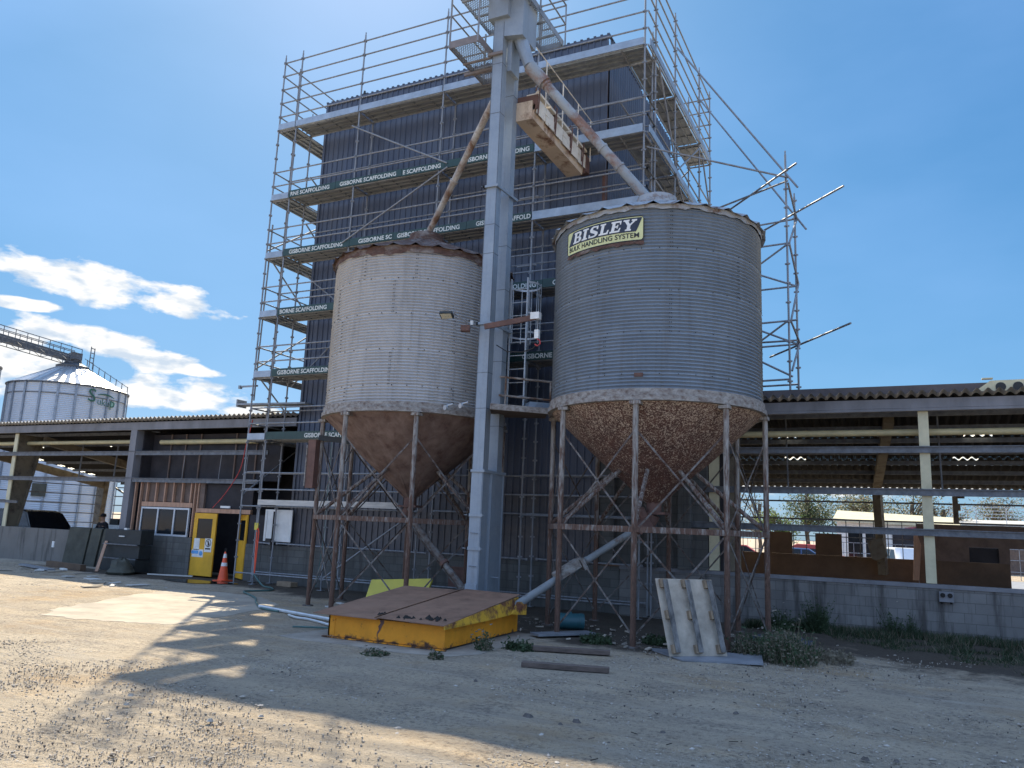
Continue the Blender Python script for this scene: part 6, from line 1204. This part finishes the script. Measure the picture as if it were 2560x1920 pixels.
# trees: trunk, limbs, crown of many small leaf clusters with gaps
def tree(label, x, y, h, rx, rz, mats, seed, dens=1.0, bare=0.0):
    rn = random.Random(seed); t = thing('tree', label, 'tree', (x, y, 0), 'trees beyond the right shed'); b = MB(); tips = []
    tz = h - rz * 1.5; b.path([(x, y, -.1), (x + .1, y, tz * .5), (x - .05, y, tz), (x + .1, y, h - rz * .6)], .16, 7)
    for k in range(16):
        a = rn.random() * 6.28; r_ = rx * rn.uniform(.45, .95); zz_ = h - rz + rz * rn.uniform(-.75, .85); p0 = Vector((x, y, tz * rn.uniform(.75, 1.15))); p1 = Vector((x + r_ * math.cos(a), y + r_ * math.sin(a) * .7, zz_)); mid = p0.lerp(p1, .5) + Vector((0, 0, .15)); b.path([p0, mid, p1], .045, 5); tips.append(p1)
        for j in range(3): q = mid.lerp(p1, rn.random()); e_ = q + Vector((rn.gauss(0, .5), rn.gauss(0, .4), rn.uniform(.1, .7))); b.path([q, q.lerp(e_, .5) + Vector((0, 0, .06)), e_], .018, 4); tips.append(e_)
    b.build('trunk', 'bark', t)
    b = MB(); n = int(2600 * dens)
    for k in range(n):
        c = rn.choice(tips); s_ = .42 * rx / 2.2; p = c + Vector((rn.gauss(0, s_), rn.gauss(0, s_), rn.gauss(0, s_ * .75))); sz = rn.uniform(.05, .12); u_ = Vector((rn.gauss(0, 1), rn.gauss(0, 1), rn.gauss(0, .6))).normalized() * sz; w_ = u_.orthogonal().normalized() * sz * .7
        b.quad(p - u_, p - w_ * .8, p + u_, p + w_ * .8, m=0 if rn.random() < .65 else 1)
    b.build('crown', mats, t, smooth=False)
tree('tall dark dense tree behind the brown panels', -7.0, 68, 6.6, 2.3, 2.4, ['leaf_dark', 'leaf_olive'], 1, 1.5)
tree('bright green low tree left of the dark dense tree', -8.9, 66, 4.0, 1.3, 1.3, ['leaf_bright', 'leaf_olive'], 2, .9)
tree('olive open-crowned tree behind the white building roof', -2.8, 74, 6.5, 2.6, 1.9, ['leaf_olive', 'leaf_dry'], 3, 1.2)
tree('thin twiggy tree just left of the cream post', .6, 76, 6.6, 2.4, 1.8, ['leaf_olive', 'leaf_dry'], 4, .7)
tree('sparse tree between the cream post and the downpipe', 2.9, 76, 6.0, 1.9, 1.8, ['leaf_dry', 'leaf_olive'], 5, .45)
tree('rounded dry-leaved tree over the veranda house', 7.3, 84, 6.4, 2.1, 1.6, ['leaf_dry', 'leaf_olive'], 6, .9)
tree('nearly bare tree behind the right-hand silo legs', -11.3, 72, 6.2, 2.4, 2.2, ['leaf_dry', 'leaf_olive'], 7, .18)
tree('dim tree seen past the portal leg', -5.0, 80, 5.6, 2.6, 1.8, ['leaf_olive', 'leaf_dark'], 8, .9)

# weeds
def weed(label, x, y, h, r, n, mats, seed, flowers=0, name='weed', cat='weed', gr='weeds in the yard'):
    rn = random.Random(seed); b = MB()
    for k in range(n):
        a = rn.random() * 6.28; d_ = r * math.sqrt(rn.random()); bx_, by_ = x + d_ * math.cos(a) * .6, y + d_ * math.sin(a) * .5; hh = h * rn.uniform(.35, 1.0) * (1 - .5 * d_ / r); lean = Vector((rn.gauss(0, .3), rn.gauss(0, .3), 1)).normalized(); p0 = Vector((bx_, by_, -.02)); p1 = p0 + lean * hh
        sdv = lean.orthogonal().normalized() * .006; b.quad(p0 - sdv, p0 + sdv, p1 + sdv * .4, p1 - sdv * .4, m=k % 2)
        for j in range(5): q = p0.lerp(p1, rn.uniform(.2, 1)); u_ = Vector((rn.gauss(0, 1), rn.gauss(0, 1), rn.gauss(.3, .5))).normalized() * rn.uniform(.025, .06); w_ = u_.orthogonal().normalized() * u_.length * .35; b.quad(q, q + u_ * .5 - w_, q + u_, q + u_ * .5 + w_, m=rn.randint(0, 1))
    ms = list(mats)
    for k in range(flowers): q = Vector((x + rn.gauss(0, r * .45), y + rn.gauss(0, r * .4), h * rn.uniform(.35, .95))); b.obox(q, (.016, 0, .004), (0, .016, 0), (0, 0, .008), 2)
    return tag(b.build(name, ms + ['flower_pale'], None, smooth=False, base=(x, y, 0)), label, cat, gr)
weed('big tangled dry weed clump at the right foot of the grey silo', -1.72, 13.75, .82, .7, 260, ['weed_dry', 'weed_green'], 31, 4)
weed('straggling dry weeds spreading left of the tangled clump', -2.35, 14.1, .6, .55, 150, ['weed_dry', 'weed_green'], 45, 3)
weed('low dry weeds spreading right of the tangled clump', -1.15, 14.3, .34, .6, 130, ['weed_dry', 'weed_dry'], 46, 3)
weed('second dry weed clump right behind the tangled one', -2.1, 15.2, .55, .6, 260, ['weed_dry', 'weed_green'], 32, 4)
weed('tall dark broad-leaved plant against the block wall', -1.72, 18.1, 1.0, .40, 300, ['grass_dark', 'weed_green'], 33, 2)
weed('low leafy plant left of the tall plant by the wall', -2.45, 18.0, .62, .5, 260, ['grass_dark', 'weed_green'], 34, 4)
weed('upright weed against the wall below its middle, left one of two', -.30, 18.45, .85, .20, 90, ['grass_dark', 'weed_green'], 35, 1)
weed('upright weed against the wall, right one of two', .02, 18.45, .75, .20, 80, ['grass_dark', 'weed_green'], 36, 1)
weed('green weed with pale flowers at the right corner of the pit', -6.0, 11.5, .42, .24, 70, ['weed_green', 'weed_dry'], 37, 8)
weed('leafy weed patch between the pit and the planks', -5.6, 11.9, .28, .42, 110, ['weed_green', 'grass_dark'], 38, 6)
weed('low weed patch on the gravel in front of the pit', -7.05, 10.05, .12, .36, 90, ['weed_green', 'weed_dry'], 39, 8)
weed('thin weed before the pit corner', -6.15, 10.3, .2, .18, 40, ['weed_green', 'weed_dry'], 40, 3)
weed('dark weed tuft under the signed silo by its front leg', -4.9, 13.6, .28, .5, 140, ['grass_dark', 'weed_green'], 41, 1)
weed('dark weed tuft left of the pallet', -4.0, 14.3, .26, .5, 120, ['grass_dark', 'weed_green'], 42, 1)
weed('dry grass tuft at the bottom edge left of the middle', -4.15, 4.75, .05, .22, 60, ['weed_dry', 'weed_dry'], 43, 0)
weed('sparse yellowish grass tuft in the near gravel', -3.75, 4.85, .06, .18, 40, ['weed_dry', 'weed_dry'], 44, 0)
def grass():
    rn = random.Random(77); b = MB()
    for k in range(30000):
        x = rn.uniform(-3.2, 7.5); edge = 18.5 - 3.6 * min(1, max(0.08, (x + 2.4) / 4.0)) + .4 * math.sin(x * 2.3) + .25 * math.sin(x * 6.1); y = 18.68 - (18.68 - edge) * rn.random() ** 1.3
        if math.sin(x * 5.2 + 2 * math.sin(y * 3.1)) * math.sin(y * 4.3 + x) < -.25 and y < 18: continue
        h = rn.uniform(.05, .20) * (1.0 if y > 17.6 else .6); a = rn.random() * 6.28; ln = rn.gauss(0, .06), rn.gauss(0, .06); z0 = .10 * math.exp(-((x - 1) / 4) ** 2 - ((y - 18.3) / 1.2) ** 2) - .03
        b.quad((x - .01 * math.cos(a), y - .01 * math.sin(a), z0), (x + .01 * math.cos(a), y + .01 * math.sin(a), z0), (x + ln[0], y + ln[1], z0 + h), m=rn.choice((0, 0, 1, 2)))
    o = b.build('grass', ['grass_dark', 'weed_green', 'weed_dry'], None, smooth=False, base=(2, 18, 0)); tag(o, 'dark uncut grass along the foot of the block wall', 'grass', kind='stuff')
grass()
def clods():
    rn = random.Random(5); n = 0
    for (x, y, s_) in ((-3.55, 7.85, .05), (-3.05, 7.95, .045), (-3.15, 7.75, .03), (-2.2, 8.05, .03), (-1.75, 9.4, .03), (-.4, 8.2, .04), (-.15, 8.3, .03), (-5.95, 5.9, .04), (-5.7, 6.3, .03), (-7.4, 6.2, .04), (-7.1, 5.9, .035), (-4.9, 9.2, .03), (-8.4, 9.3, .035), (-4.4, 8.0, .02)):
        b = MB(); vs = [(x + s_ * rn.uniform(.8, 1.4) * math.cos(a), y + s_ * rn.uniform(.7, 1.1) * math.sin(a), 0) for a in np.linspace(0, 6.28, 8, False)]; vs += [(x + rn.uniform(.35, .8) * (vx - x), y + rn.uniform(.35, .8) * (vy - y), s_ * rn.uniform(.3, .75)) for vx, vy, vz in vs] + [(x + s_ * .2, y, s_ * rn.uniform(.5, .8))]
        b.add(vs, [(i, (i + 1) % 8, 8 + (i + 1) % 8, 8 + i) for i in range(8)] + [(8 + i, 8 + (i + 1) % 8, 16) for i in range(8)]); tag(b.build('rock', 'stone_dark' if y > 6.5 else 'stone', None, smooth=False, base=(x, y, 0)), 'dark clod or stone lying loose on the gravel yard', 'stone', 'loose clods and stones on the yard')
clods()
b = MB(); rn = random.Random(64)
for k in range(80):
    y = rn.uniform(5.0, 13.0); x = y * rn.uniform(-.45, .13); a = rn.uniform(0, 3.1); ln = rn.uniform(.02, .10); b.beam((x, y, .012), (x + ln * math.cos(a), y + ln * math.sin(a), .016), rn.uniform(.004, .009), .006, m=k % 2)
tag(b.build('twigs', ['timber_old', 'bolt_dark'], None, smooth=False, base=(-2, 8, 0)), 'dark twigs and straw scattered on the shaded yard', 'twigs', kind='stuff')
b = MB(); bx_, bz_ = -15.15, 15.46; b.lathe(bx_, 18.9, [(.004, bz_ + .02), (.045, bz_ + .06), (.05, bz_ + .12), (.032, bz_ + .17), (.034, bz_ + .20), (.004, bz_ + .235)], 12); b.tube((bx_ + .02, 18.9, bz_ + .08), (bx_ + .10, 18.9, bz_ - .02), .022, 6, r2=.01); b.tube((bx_ - .03, 18.9, bz_ + .2), (bx_ - .06, 18.9, bz_ + .195), .008, 5, r2=.002)
tag(b.build('bird', 'cabinet_dark', None, base=(bx_, 18.9, bz_)), 'small dark bird perched on the tower parapet', 'bird')
